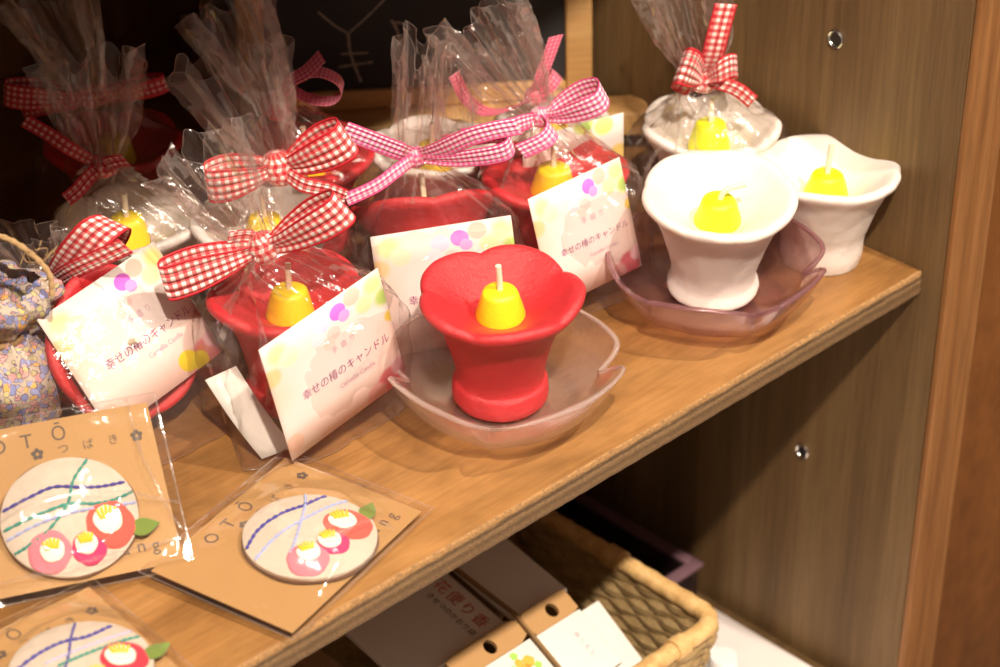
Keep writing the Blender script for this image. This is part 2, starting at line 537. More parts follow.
def interp(tab, x):
    if x <= tab[0][0]:
        return tab[0][1]
    for (x0, y0), (x1, y1) in zip(tab, tab[1:]):
        if x <= x1:
            t = (x - x0) / (x1 - x0)
            t = t * t * (3 - 2 * t)
            return y0 + (y1 - y0) * t
    return tab[-1][1]


def frame_of(o, x, y):
    x = x.normalized(); z = x.cross(y).normalized(); y = z.cross(x)
    return Matrix(((x.x, y.x, z.x, o.x), (x.y, y.y, z.y, o.y), (x.z, y.z, z.z, o.z), (0, 0, 0, 1)))


_txt = {}


def text_mesh(s, size, spacing=1.0):
    key = (s, size, spacing)
    if key not in _txt:
        cu = bpy.data.curves.new('t', 'FONT')
        cu.body = s; cu.size = size; cu.align_x = 'CENTER'; cu.align_y = 'CENTER'; cu.space_character = spacing
        cu.resolution_u = 3
        ob = bpy.data.objects.new('t', cu)
        COL.objects.link(ob)
        dg = bpy.context.evaluated_depsgraph_get()
        me = bpy.data.meshes.new_from_object(ob.evaluated_get(dg))
        _txt[key] = ([v.co.copy() for v in me.vertices], [tuple(p.vertices) for p in me.polygons])
        bpy.data.objects.remove(ob); bpy.data.meshes.remove(me); bpy.data.curves.remove(cu)
    return _txt[key]


def lay_text(mb, s, size, fr, x, y, rot=0.0, spacing=1.0, lift=0.00015, mi=0, width=None, surf=None):
    vs, fs = text_mesh(s, size, spacing)
    k = 1.0
    if width and vs:
        k = width / max(1e-9, max(v.x for v in vs) - min(v.x for v in vs))
    c, sn = math.cos(rot), math.sin(rot)
    pts = []
    for v in vs:
        px, py = x + k * (v.x * c - v.y * sn), y + k * (v.x * sn + v.y * c)
        pts.append(V((px, py, lift + (surf(px, py) if surf else 0))))
    mb.add(pts, fs, None, mi, fr)


# ------------------------------------------------------------------ candle
PROFILE = [(0.0, 0.0190), (0.0010, 0.0201), (0.004, 0.0211), (0.0092, 0.0209), (0.0108, 0.0203), (0.0122, 0.0194), (0.0160, 0.0195), (0.022, 0.0207), (0.030, 0.0226), (0.038, 0.0252),
           (0.0435, 0.0280), (0.0475, 0.0312), (0.0502, 0.0338), (0.0522, 0.0350), (0.0540, 0.0351), (0.0553, 0.0342), (0.0557, 0.0325), (0.0548, 0.0300), (0.0525, 0.0262), (0.0492, 0.0208), (0.0455, 0.0150), (0.0425, 0.0100), (0.0412, 0.004), (0.0410, 0.0002)]
PROFILE_FLARE = [(0.0, 0.0200), (0.0008, 0.0211), (0.0026, 0.0213), (0.0050, 0.0206), (0.0080, 0.0197), (0.013, 0.0199), (0.020, 0.0214), (0.029, 0.0238), (0.037, 0.0264),
           (0.0435, 0.0291), (0.0475, 0.0315), (0.0505, 0.0338), (0.0525, 0.0349), (0.0543, 0.0349), (0.0554, 0.0339), (0.0556, 0.0322), (0.0545, 0.0298), (0.0515, 0.0260), (0.0470, 0.0205), (0.0420, 0.0150), (0.0380, 0.0100), (0.0362, 0.004), (0.0360, 0.0002)]
FLOOR = {False: 0.0400, True: 0.0352}


def cup_points(mat, sc, lobe_rot, seed, lobe=0.075, plain_foot=False, n=140, flare=False):
    rows = []
    # refine the profile
    pr = smooth_path([V((r, z, 0)) for z, r in (PROFILE_FLARE if flare else PROFILE)], len(PROFILE) * 3)
    for q in pr:
        r, z = max(q.x, 0.0002), q.y
        if plain_foot:
            zz = min(z, 0.02)
            if r < 0.0225 and z < 0.02:
                r = lerp(0.0190, 0.0212, z / 0.02) + 0.0004 * math.sin(z * 300)
        g = max(0.0, min(1.0, (z - 0.016) / 0.036)) * min(1.0, r / 0.030) ** 2.2
        row = []
        for k in range(n):
            th = 2 * math.pi * k / n
            c = abs(math.cos(2.5 * (th - lobe_rot)))
            L = c ** 0.75 - 0.66
            wob = noise.noise(V((math.cos(th) * 1.3 + seed, math.sin(th) * 1.3, z * 40)))
            wob2 = noise.noise(V((math.cos(th) * 4 + seed, math.sin(th) * 4, z * 160)))
            rr = r * (1 + lobe * g * g * L + (0.013 if flare else 0.024) * wob + 0.012 * wob2)
            zz = z + g * g * (0.040 * lobe * L + 0.0030 * 0.62 * noise.noise(V((math.cos(th) * 0.9 + seed * 2, math.sin(th) * 0.9, 3))))
            row.append(mat @ (V((rr * math.cos(th), rr * math.sin(th), zz)) * sc))
        rows.append(row)
    return rows


def stamen_parts(par, mat, sc, mat_name, wick_bend=(0.0, 0.0), scale=1.0, wick_len=0.0125, floor=0.040):
    mb = MB()
    h = 0.0158 * scale; rb = 0.0106 * scale; rt = 0.0078 * scale
    prof = [(0, rb * 0.98), (0.0012, rb * 1.02), (0.004, rb), (h * 0.55, lerp(rb, rt, 0.45)), (h * 0.85, rt * 1.04), (h * 0.95, rt * 0.97), (h, rt * 0.84), (h + 0.0003, rt * 0.4), (h + 0.0003, 0.0001)]
    rows = [[mat @ (V((r * (1 + 0.03 * math.sin(3 * a_ + z * 200)) * math.cos(a_), r * math.sin(a_), z + floor)) * sc) for a_ in [2 * math.pi * k / 40 for k in range(40)]] for z, r in prof]
    mb.grid(rows, True)
    st = mb.build('stamen', mat_name, par, angle=60)
    wb = MB()
    top = floor + h
    L = wick_len
    p = [V((0, 0, top - 0.002)), V((wick_bend[0] * 0.25 * L, wick_bend[1] * 0.25 * L, top + 0.4 * L)), V((wick_bend[0] * L, wick_bend[1] * L, top + L * (1 - 0.35 * (abs(wick_bend[0]) + abs(wick_bend[1])))))]
    wb.tube([mat @ (q * sc) for q in smooth_path(p, 10)], 0.0013, 12)
    wb.build('wick', 'wick', st)
    return st


# ------------------------------------------------------------------ ribbons
def strip(mb, path, wvec, width, n=40, mi=0, u0=0.0, border=True):
    """band of ribbon: path points, one width direction (or a list), width (number or function of t)"""
    P = smooth_path(path, n)
    W = [V(w).normalized() for w in wvec] if isinstance(wvec, list) else None
    Ws = smooth_path(W, n) if W else None
    u = u0
    edge = 0.07
    cols = [-1, -1 + edge * 2, -0.5, 0, 0.5, 1 - edge * 2, 1] if border else [-1, -0.5, 0, 0.5, 1]
    rows, uvr = [], []
    for i, p in enumerate(P):
        if i:
            u += (p - P[i - 1]).length
        t = i / n
        w = (width(t) if callable(width) else width) / 2
        wv = Ws[i].normalized() if Ws else V(wvec).normalized()
        full = width(0.5) / 2 if callable(width) else w
        T = (P[min(i + 1, n)] - P[max(i - 1, 0)]).normalized()
        nrm = T.cross(wv).normalized() if T.cross(wv).length > 1e-6 else V((0, 1, 0))
        gather = max(0.0, 1 - w / max(full, 1e-6))
        rows.append([p + wv * (w * c) + nrm * (0.0022 * gather * math.sin(c * 5.0)) for c in cols])
        uvr.append([(u, c * full) for c in cols])
    n_c = len(cols)
    vs = [p for r in rows for p in r]
    us = [p for r in uvr for p in r]
    for j in range(n_c - 1):
        fs = [(i * n_c + j, i * n_c + j + 1, (i + 1) * n_c + j + 1, (i + 1) * n_c + j) for i in range(n)]
        m = 1 if (border and j in (0, n_c - 2)) else 0
        mb.add(vs, fs, us, mi + m)
    return mb


def bow(par, specs, knot_c, knot_r, mats, knot_rot=0.0, back=0.0):
    """specs: list of (kind, points, width direction, width); builds ribbon > loops, tails and knot"""
    mb = MB()
    prof = []
    kx = V((math.cos(knot_rot), 0, math.sin(knot_rot))); kz = V((-math.sin(knot_rot), 0, math.cos(knot_rot))); ky = V((0, 1, 0))
    rows, uvs = [], []
    NN, MM = 24, 14
    for i in range(MM + 1):
        t = -1 + 2 * i / MM
        rr = (1 - abs(t) ** 4) ** 0.5 * (1 + 0.08 * math.cos(3 * t))
        row = []
        for k in range(NN + 1):
            a_ = 2 * math.pi * k / NN
            q = knot_c + kz * (t * knot_r[1]) + (kx * math.cos(a_) * knot_r[0] + ky * math.sin(a_) * knot_r[2]) * max(rr, 0.02)
            q += kx * (0.0006 * math.sin(9 * t + 2 * a_))
            row.append(q); uvs.append((a_ * knot_r[0], t * knot_r[1]))
        rows.append(row)
    mb.grid(rows, False, uvs)
    kn = mb.build('ribbon', mats, par)
    for kind, pts, wv, w in specs:
        b = MB()
        strip(b, pts, wv, w, 48 if kind == 'loop' else 36)
        b.build('ribbon_' + kind, mats, kn, solid=0.00035, angle=80)
    return kn


def loop_pts(k, tip, depth, lift=0.0):
    """a flat loop seen from the front: out in front of the knot, round the tip, back behind"""
    k, tip = V(k), V(tip)
    d = tip - k
    yy = V((0, -1, 0))
    up = V((0, 0, 1))
    return [k + d * 0.04 + yy * depth * 0.15, k + d * 0.32 + yy * depth * 0.85, k + d * 0.68 + yy * depth * 1.0, k + d * 0.93 + yy * depth * 0.62, k + d * 1.0 + up * lift * 0.5,
            k + d * 0.93 - yy * depth * 0.55 + up * lift, k + d * 0.66 - yy * depth * 0.8 + up * lift, k + d * 0.3 - yy * depth * 0.55 + up * lift * 0.6, k + d * 0.04 - yy * depth * 0.1]


def pinch(full, at0=0.45, at1=0.45, p=0.28):
    def w(t):
        f = min(1.0, t / p) if t < 0.5 else min(1.0, (1 - t) / p)
        f = f * f * (3 - 2 * f)
        return full * lerp(at0 if t < 0.5 else at1, 1.0, f)
    return w


# ------------------------------------------------------------------ cellophane bag
def bag_mesh(levels, seed, n=132, crinkle=0.0012):
    """levels: (centre, u, v, power, pleat amplitude, pleats, steps to the next level)"""
    mb = MB()
    rows = []
    phase = seed * 1.7
    for i, lv in enumerate(levels):
        nxt = levels[i + 1] if i + 1 < len(levels) else None
        for j in range(lv[6] if nxt else 1):
            t = j / lv[6] if nxt else 0
            ts = t * t * (3 - 2 * t)
            A, B = lv, nxt or lv
            c, u, v_ = (lerp(V(A[q]), V(B[q]), t) for q in range(3))
            pw, amp, pl = lerp(A[3], B[3], ts), lerp(A[4], B[4], ts), lerp(A[5], B[5], ts)
            row = []
            g = i + t
            for k in range(n):
                th = 2 * math.pi * k / n
                cs, sn = math.cos(th), math.sin(th)
                q = (abs(cs) ** pw + abs(sn) ** pw) ** (-1 / pw)
                tri = 2 * abs(2 * ((th * 11 / (2 * math.pi) + phase + 0.06 * g) % 1) - 1) - 1
                tri2 = 2 * abs(2 * ((th * 17 / (2 * math.pi) + phase * 2.3 - 0.05 * g) % 1) - 1) - 1
                rr = q * (1 + amp * (0.65 * tri + 0.35 * tri2))
                p = c + u * (cs * rr) + v_ * (sn * rr)
                # creases
                w = (u.length + v_.length) * 0.5
                s1 = noise.noise(V((cs * 2.4 + seed, sn * 2.4, g * 1.1)))
                s2 = 1 - 2 * abs(noise.noise(V((cs * 5 + seed, sn * 5, g * 2.2 + 7))))
                out = (u * cs + v_ * sn).normalized()
                p = p + out * (crinkle * (1.2 * s1 + 0.9 * s2) * min(1, w / 0.012))
                row.append(p)
            rows.append(row)
    mb.grid(rows, True, cap0=True)
    # folds: narrow flat lines of paler, glossier film imitate their glints
    rnd = random.Random(int(seed * 100))
    nr = len(rows) - 1
    for q in range(64):
        j = rnd.randrange(n); a_ = rnd.randrange(0, nr); b_ = min(nr, a_ + rnd.randrange(6, 24))
        drift = rnd.choice((-0.45, -0.2, 0, 0, 0.2, 0.45))
        for i in range(a_, b_):
            if i < 26 and 78 < j < 120:       # the film lies flat over the label
                continue
            mb.mi[i * n + j] = 1
            if rnd.random() < abs(drift):
                j = (j + (1 if drift > 0 else -1)) % n
                mb.mi[i * n + j] = 1
    return mb


def film_edges(mb, n=132, bottom=True):
    last = len(mb.v)
    # the cap of the bag's bottom adds no vertices, so the final ring is the last n
    top = mb.v[last - n:last]
    bot = mb.v[0:n]
    mb.tube(top, 0.00011, 5, closed=True, mi=1)  # edge tube carries the same painted glint
    if bottom:
        mb.tube(bot, 0.00014, 5, closed=True, mi=1)
    return mb


XH = V((1, 0, 0)); YH = V((0, 1, 0)); ZH = V((0, 0, 1))


def std_bag(mat, sc, knot, tip, half, seed, fin=None, thick=0.009, wide=0.0370, deep=0.0370, base=0.9, zr=0.055, yo=0.0):
    """upright bag: body round the cup, drawn in at the knot, spread into a fan towards tip"""
    ux = (mat.to_3x3() @ XH).normalized(); uy = (mat.to_3x3() @ YH).normalized()
    o = mat @ V((0, 0, 0))
    P = lambda x, y, z: mat @ V((x, y + yo, z))
    w, d = wide * sc, deep * sc
    knot = V(knot); tip = V(tip)
    fd = (tip - knot); L = fd.length; fdn = fd.normalized()
    side = V((fdn.z, 0, -fdn.x)).normalized()
    perp = fdn.cross(side).normalized()
    sh = P(0, 0, zr * sc)
    mid = lerp(sh, knot, 0.55)
    lv = [(P(0, 0, 0.0012), ux * w * base, uy * d * base, 5, 0.00, 9, 6),
          (P(0, 0, 0.020 * sc), ux * w * (base + 0.06), uy * d * (base + 0.05), 4.6, 0.01, 9, 8),
          (P(0, 0, 0.045 * sc), ux * w, uy * d, 3.4, 0.015, 9, 5),
          (sh, ux * w * 0.93, uy * d * 0.93, 2.6, 0.05, 11, 7),
          (mid, lerp(ux * w, side * w, 0.3) * 0.50, lerp(uy * d, YH * d, 0.3) * 0.46, 2.1, 0.16, 13, 8),
          (lerp(mid, knot, 0.62), side * 0.0115, perp * 0.0098, 2, 0.26, 13, 4),
          (knot, side * 0.0062, perp * 0.0055, 2, 0.28, 13, 3),
          (lerp(knot, tip, 0.12), side * 0.0085, perp * 0.0060, 2, 0.30, 13, 6),
          (lerp(knot, tip, 0.45), side * lerp(0.0085, half, 0.50), perp * thick * 0.85, 2, 0.34, 13, 8),
          (lerp(knot, tip, 0.8), side * half * 0.88, perp * thick, 2, 0.40, 13, 5),
          (tip, side * half, perp * thick * 1.1, 2, 0.36, 13, 1)]
    mb = bag_mesh(lv, seed)
    n = 132
    # ragged cut edge
    last = len(mb.v) - n
    for k in range(n):
        th = 2 * math.pi * k / n
        zig = 0.10 * (2 * abs(2 * ((th * 7 / (2 * math.pi) + seed) % 1) - 1) - 1) + 0.22 * noise.noise(V((math.cos(th) * 1.6 + seed, math.sin(th) * 1.6, 1)))
        for back, f in ((0, 1.0), (1, 0.8), (2, 0.6), (3, 0.4), (4, 0.2)):
            mb.v[last - back * n + k] += fdn * (L * zig * f)
    if fin is not None:
        fx, amt, f_at = fin
        for idx in range(14 * n):
            p = mb.v[idx]
            q = mat.inverted() @ p
            a_ = math.atan2(q.y, q.x)
            dlt = abs((a_ - f_at + math.pi) % (2 * math.pi) - math.pi)
            f = max(0.0, 1 - dlt / fx) ** 1.5 * max(0.0, 1 - q.z / (0.045 * sc))
            dirv = mat.to_3x3() @ V((math.cos(f_at), math.sin(f_at), 0))
            mb.v[idx] = p + dirv * (amt * f)
    return film_edges(mb)


def label_card(par, centre, yaw, tilt, roll, w, h, mat='label_print', bend=0.0, text=True, flap=False):
    """printed card; centre in world, yaw of its width about Z, tilt leaning back, roll in its own plane"""
    x = V((math.cos(yaw), math.sin(yaw), 0))
    bk = V((-math.sin(yaw), math.cos(yaw), 0))
    up = ZH * math.cos(tilt) + bk * math.sin(tilt)
    x2 = x * math.cos(roll) + up * math.sin(roll)
    y2 = up * math.cos(roll) - x * math.sin(roll)
    fr = frame_of(V(centre), x2, y2)
    surf = lambda px, py: -bend * (px / (w / 2)) ** 2
    mb = MB()
    nx, ny = 16, 4
    rows, uv = [], []
    for j in range(ny + 1):
        rows.append([fr @ V((w * (i / nx - 0.5), h * (j / ny - 0.5), surf(w * (i / nx - 0.5), 0))) for i in range(nx + 1)])
        uv += [(i / nx, j / ny) for i in range(nx + 1)]
    mb.grid(rows, False, uv)
    cd = mb.build('label_card', mat, par, solid=0.0003)
    if text:
        tb = MB()
        lay_text(tb, '手造り', 0.0034, fr, 0.10 * w, 0.11 * h, spacing=1.9, surf=surf, lift=0.00035, mi=1)
        lay_text(tb, '幸せの椿のキャンドル', 0.005, fr, 0.075 * w, -0.08 * h, surf=surf, lift=0.00035, width=w * 0.74)
        lay_text(tb, 'Camellia Candle', 0.0025, fr, 0.14 * w, -0.20 * h, surf=surf, lift=0.00035, mi=1, width=w * 0.30)
        tb.build('lettering', ['ink', 'ink_soft'], cd, smooth=False)
    return cd, fr


def wrapped(label, base, yaw, sc, colour, stamen, knot, tip, half, seed, ribbon_specs, ribbon_mat, knot_r, lean=(0, 0), card=None, fin=None, lobe_rot=0.3, wide=0.0370, deep=0.0370, knot_rot=0.0, thick=0.009, cup_mat=None, sel='selvage_red', sscale=1.0, yo=0.0):
    rm = Matrix.Translation(V((base[0], base[1], 0.0))) @ Matrix.Rotation(yaw, 4, 'Z')
    r = root('wrapped_candle', rm, label, 'candle', 'candles wrapped in cellophane bags')
    cm = cup_mat or (rm @ Matrix.Translation((0, 0, 0.0022)) @ Matrix.Rotation(lean[0], 4, 'X') @ Matrix.Rotation(lean[1], 4, 'Y'))
    fl_ = colour == 'white_wax'
    mb = MB(); mb.grid(cup_points(cm, sc, lobe_rot, seed, flare=fl_), True, cap0=True)
    mb.build('candle_cup', colour, r, angle=80)
    stamen_parts(r, cm, sc, stamen, scale=sscale, floor=0.040)
    std_bag(rm, sc, knot, tip, half, seed, fin, wide=wide, deep=deep, thick=thick, yo=yo).build('cellophane_bag', ['cellophane', 'film_glint'], r, angle=50)
    bow(r, ribbon_specs, V(knot), knot_r, [ribbon_mat, sel], knot_rot)
    if card:
        label_card(r, **card)
    return r


# ================================================================== SETTING
def cab_box(lo, hi, bev=0.0):
    return MB().box(lo, hi, CAB, bev)


def struct(name, mb, mat, smooth=False):
    return tag(mb.build(name, mat, None, smooth=smooth, frame=CAB), kind='structure')


SW = -0.60   # left end of the shelf
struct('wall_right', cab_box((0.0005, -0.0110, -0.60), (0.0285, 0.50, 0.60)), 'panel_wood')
struct('trim_1', cab_box((0.0003, -0.0150, -0.60), (0.0290, -0.0110, 0.60), 0.0012), 'trim_wood')
struct('wall_front', cab_box((0.0292, -0.0090, -0.60), (0.60, 0.0, 0.60)), 'red_wood')
struct('wall_back', cab_box((SW - 0.02, 0.480, -0.60), (0.0, 0.50, 0.60)), 'back_wood')
struct('shade_wall_left', cab_box((SW - 0.02, -0.011, -0.60), (SW, 0.48, 0.60)), 'back_wood')  # unseen side wall, added to darken the back left

# display shelf
sh = root('wooden_shelf', CAB, 'brown wooden display shelf carrying the candles and brooch cards', 'shelf')
cab_box((SW, 0.0016, -0.0125), (0.0, 0.479, 0.0), 0.0008).build('board', 'shelf_wood', sh, smooth=True)
eb = MB()
rows = []
prof = [(0.0018, -0.0002), (0.0008, -0.0004), (0.0001, -0.0014), (0.0, -0.004), (0.0, -0.0115), (0.0006, -0.0128), (0.0018, -0.0130)]
for (d_, z_) in prof:
    rows.append([CAB @ V((SW + (-SW) * i / 160, d_ + 0.0005 * noise.noise(V((i * 0.9, z_ * 300, 0))), z_)) for i in range(161)])
eb.grid(rows, False)
e = eb.build('front_edge', 'plywood_edge', sh)
e['label'] = 'rough layered plywood front edge'

up = root('wooden_shelf', CAB @ Matrix.Translation((0, 0, 0.35)), 'upper shelf board roofing the cabinet above the candles', 'shelf')
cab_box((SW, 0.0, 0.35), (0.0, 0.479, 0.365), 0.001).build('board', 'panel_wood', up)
LZ = -0.262
lo_ = root('wooden_shelf', CAB @ Matrix.Translation((0, 0, LZ)), 'lowest shelf board under the rattan basket and white sheet', 'shelf')
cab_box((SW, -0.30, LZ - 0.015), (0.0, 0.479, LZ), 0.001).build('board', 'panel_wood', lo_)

# shelf pin sockets in the side panel
for (d_, z_, lab) in ((0.0620, 0.099, 'upper metal shelf pin socket in the side panel, above the white candles'), (0.0610, -0.134, 'lower metal shelf pin socket in the side panel, below the display shelf')):
    r = root('shelf_pin_socket', S(0.0, d_, z_), lab, 'socket', 'metal sockets in the side panel')
    fr = frame_of(S(0.0, d_, z_), E2, ZH)    # z axis = E2 x Z, which is +E1; the face looks along -E1
    k = 1.0 if z_ > 0 else 0.9
    MB().lathe([(0.0004, 0.0046 * k), (-0.0006, 0.0045 * k), (-0.0010, 0.0040 * k), (-0.0006, 0.0034 * k), (0.0003, 0.0030 * k)], 40, mat=fr).build('metal_ring', 'metal', r)
    MB().lathe([(-0.0001, 0.0034 * k), (-0.0002, 0.002 * k), (-0.0002, 0.0002)], 32, mat=fr).build('socket_hole_shade', 'hole_shade', r)  # flat near-black disc paints the shade inside the hole

# ================================================================== BLACKBOARD ON ITS STAND
pr_, pl_ = at(651, 123, 0.014), at(322, 141, 0.014)
bx = (pr_ - pl_); bw = bx.length; bx.normalize()
bn = V((-bx.y, bx.x, 0))                     # away from the camera
bm_ = frame_of(V((pl_.x, pl_.y, 0.0)), bx, bn)
br = root('blackboard_stand', bm_, 'small chalkboard in a pale wooden frame on an easel behind the candles', 'blackboard')
lean = Matrix.Translation((0, 0.008, 0.026)) @ Matrix.Rotation(R(-9), 4, 'X')


def bl(x):   # pixel column to distance along the ledge
    q = aty(x, 95, (pl_.y + pr_.y) / 2)
    return (q - V((pl_.x, pl_.y, q.z))).dot(bx)


xl, xr = bl(240), bl(598)
BF = bm_ @ lean
iw = 0.0138
MB().box((xl + iw - 0.003, 0.004, 0.008), (xr - iw + 0.003, 0.009, 0.21), BF).build('slate_panel', 'board_black', br, smooth=False)
for nm, lo, hi in (('frame_stile', (xl, 0, 0.0), (xl + iw, 0.012, 0.22)), ('frame_stile', (xr - iw, 0, 0.0), (xr, 0.012, 0.22)), ('frame_rail', (xl + iw, 0.0005, 0.0), (xr - iw, 0.0115, 0.010)), ('frame_rail', (xl + iw, 0.0005, 0.21), (xr - iw, 0.0115, 0.22))):
    MB().box(lo, hi, BF, 0.0015).build(nm, 'frame_wood', br)
MB().box((0.0, -0.010, 0.012), (bw - 0.002, 0.012, 0.0255), bm_, 0.002).build('easel_ledge', 'frame_wood', br)
for x in (0.02, bw - 0.03):
    MB().box((x, -0.004, 0.0002), (x + 0.012, 0.010, 0.0135), bm_, 0.001).build('easel_foot', 'frame_wood', br)
cb = MB()


def chalk(px_pts, w):
    """stroke on the slate through pixels of the photograph's board"""
    inv = BF.inverted()
    out = []
    for (px, py) in px_pts:
        # meet the slate plane (local y = 0.004)
        o_, d_ = inv @ CAM, inv.to_3x3() @ ray(px, py)
        t = (0.0038 - o_.y) / d_.y
        out.append(o_ + d_ * t)
    P = smooth_path(out, 14) if len(out) > 2 else [lerp(out[0], out[1], i / 10) for i in range(11)]
    rows = []
    for i, p in enumerate(P):
        tdir = (P[min(i + 1, len(P) - 1)] - P[max(i - 1, 0)]).normalized()
        nd = V((-tdir.z, 0, tdir.x))
        ww = w * 0.62 * (0.8 + 0.5 * noise.noise(V((i * 0.7, px_pts[0][0], 0))))
        rows.append([BF @ (p + nd * ww), BF @ (p - nd * ww)])
    cb.grid(rows, False)


chalk([(318, 12), (334, 25), (347, 33)], 0.0012)
chalk([(386, -2), (368, 16), (348, 34)], 0.0011)
chalk([(348, 34), (351, 55), (361, 82)], 0.0015)
chalk([(341, 54), (368, 53)], 0.0011)
chalk([(339, 67), (373, 62)], 0.0011)
chalk([(391, 20), (397, 30), (400, 45)], 0.0014)
chalk([(393, 22), (404, 24), (410, 30)], 0.0011)
cb.build('chalk_writing', 'chalk', br, smooth=False)

# ================================================================== CANDLES OUT OF THEIR BAGS
def bare(label, base, z, sc, colour, stamen, lobe_rot, seed, bend, sscale, lobe=0.075, plain_foot=False, tilt=0.0, flare=False, wick_len=0.0125, zs=1.0):
    rm = Matrix.Translation((base[0], base[1], z)) @ Matrix.Rotation(tilt, 4, 'X')
    r = root('camellia_candle', rm, label, 'candle', 'unwrapped camellia candles')
    mb = MB(); cm = rm @ Matrix.Diagonal((1, 1, zs, 1))
    mb.grid(cup_points(cm, sc, lobe_rot, seed, lobe, plain_foot, flare=flare), True, cap0=True)
    mb.build('candle_cup', colour, r, angle=80)
    stamen_parts(r, cm, sc, stamen, bend, sscale, wick_len, FLOOR[flare])
    return r


DISH_Z = 0.0070
bare('red flower-shaped candle standing in the clear petal dish', (0.0000, 0.0000), DISH_Z, 0.975, 'red_wax', 'yellow_wax', R(69), 2.3, (-0.06, 0.0), 1.0, 0.085, tilt=R(3))
bare('white flower-shaped candle with a bent wick in the plum glass dish', (0.0975, 0.0885), DISH_Z + 0.0022, 0.985, 'white_wax', 'lemon_wax', R(60), 5.1, (0.95, 0.1), 1.02, 0.045, flare=True, zs=0.96, tilt=R(7))
bare('white flower-shaped candle with an upright wick on bare shelf by the side panel', (0.1525, 0.1300), 0.0004, 0.975, 'white_wax', 'lemon_wax', R(30), 3.3, (0.05, 0), 1.0, 0.04, True, flare=True, wick_len=0.018, zs=0.90)


def glass_dish(label, centre, mat, notch, sc, seed):
    r = root('petal_dish', V((centre[0], centre[1], 0.0)), label, 'dish', 'glass petal dishes')
    n, m, th_ = 300, 30, 0.0034

    def pt(th, q, side):
        ns = sorted(R(q_) % (2 * math.pi) for q_ in notch)
        t_ = th % (2 * math.pi)
        lo = max([q_ for q_ in ns if q_ <= t_], default=ns[-1] - 2 * math.pi)
        hi = min([q_ for q_ in ns if q_ > t_], default=ns[0] + 2 * math.pi)
        x = abs(2 * (t_ - lo) / (hi - lo) - 1)     # 1 at a notch, 0 in the middle of a petal
        cut = math.exp(-((1 - x) * (hi - lo) / 0.21) ** 1.5)
        R_ = 0.0472 * (1 + 0.12 * x ** 2.5) * (1 - 0.26 * cut) + 0.0010 * noise.noise(V((math.cos(th) + seed, math.sin(th), 0)))
        zr = 0.0315 + 0.0005 * math.sin(th) - 0.0080 * cut - 0.0015 * x * x
        pm = R(78); ph = q * pm
        r_ = lerp(0.0445, R_, q ** 3) * (math.sin(ph) / math.sin(pm)) ** 0.78
        z = 0.0048 + (zr - 0.0048) * ((1 - math.cos(ph)) / (1 - math.cos(pm))) ** 1.35
        if side:
            z -= th_ * (1.0 - 0.45 * q)
            r_ += 0.0016 * q * q
            z = max(0.0012, z) if q > 0.1 else 0.0012
        return V((centre[0], centre[1], 0)) + V((r_ * math.cos(th), r_ * math.sin(th), z)) * sc

    rows = []
    A_ = [2 * math.pi * k / n for k in range(n)]
    for i in range(m + 1):
        rows.append([pt(t, max(0.004, i / m), 0) for t in A_])
    rows.append([lerp(pt(t, 1.0, 0), pt(t, 1.0, 1), 0.45) + V((math.cos(t), math.sin(t), 0)) * 0.0015 for t in A_])
    for i in range(m, -1, -1):
        rows.append([pt(t, max(0.004, i / m), 1) for t in A_])
    MB().grid(rows, True).build('dish_bowl', mat, r, angle=75)
    lipm = MB()
    mid = [lerp(pt(t, 1.0, 0), pt(t, 1.0, 1), 0.45) + V((math.cos(t), math.sin(t), 0)) * 0.0007 for t in A_]
    lipm.tube(mid, lambda t: 0.00095 + 0.00025 * math.sin(t * 31), 10, closed=True)
    lipm.build('dish_rim', 'glass_edge_glint_plum' if 'plum' in mat else 'glass_edge_glint', r)  # rim tube holds the painted bright outline
    fr_ = [(0.0003, 0.0180), (0.0002, 0.0205), (0.0010, 0.0215), (0.0018, 0.0205)]
    MB().lathe([(z * sc, q * sc) for z, q in fr_], 80, c=(centre[0], centre[1], 0)).build('foot_ring', mat, r)
    return r


glass_dish('clear pinkish glass petal dish under the red candle', (0.0016, -0.0055), 'dish_glass', (187, 262, 3, 64, 125), 1.0, 1.0)
glass_dish('plum-tinted glass petal dish under the white bent-wick candle', (0.0970, 0.0795), 'dish_glass_plum', (150, 222, 290, -2, 75), 1.0, 4.0)

# ================================================================== WRAPPED CANDLES
def K(px, py, y):
    return aty(px, py, y)


def perpdir(a_, b_):
    d = (V(b_) - V(a_)); d.y = 0; d.normalize()
    return V((-d.z, 0, d.x))


def mk_loop(k, tip, w, depth, lift=0.0, wd=None, p0=0.45):
    return ('loop', loop_pts(k, tip, depth, lift), wd or perpdir(k, tip), pinch(w, p0, p0))


def mk_tail(pts, w, wd=None, p0=0.5):
    wv = wd or perpdir(pts[0], pts[-1])
    return ('tail', pts, wv, lambda t: w * lerp(p0, 1.0, min(1, t / 0.3)))


KW, KP = (0.0064, 0.0074, 0.0058), (0.0045, 0.0050, 0.0045)

# A: front bag, red candle, wide gingham bow
yA = 0.002
k = K(264, 248, yA)
wrapped('front wrapped red candle with the widest red gingham bow and a full printed label', (-0.0880, 0.0065), R(47), 0.97, 'red_wax', 'yellow_wax', k, K(196, 150, yA + 0.01), 0.0215, 3.1,
        [mk_loop(k, K(344, 207, yA - 0.012), 0.0150, 0.0060, 0.0015), mk_loop(k, K(163, 284, yA - 0.016), 0.0165, 0.0028, 0.003), ('tail', [k, K(250, 236, yA), K(228, 238, yA - 0.004)], V((0.3, 0, 1)), 0.006)],
        'gingham_red', KW, card=dict(centre=at(335, 364, 0.0425), yaw=R(46), tilt=R(8), roll=R(8), w=0.0665, h=0.0545), fin=(0.55, 0.017, R(205)), knot_rot=R(20), wide=0.0405, deep=0.0395, yo=-0.006)

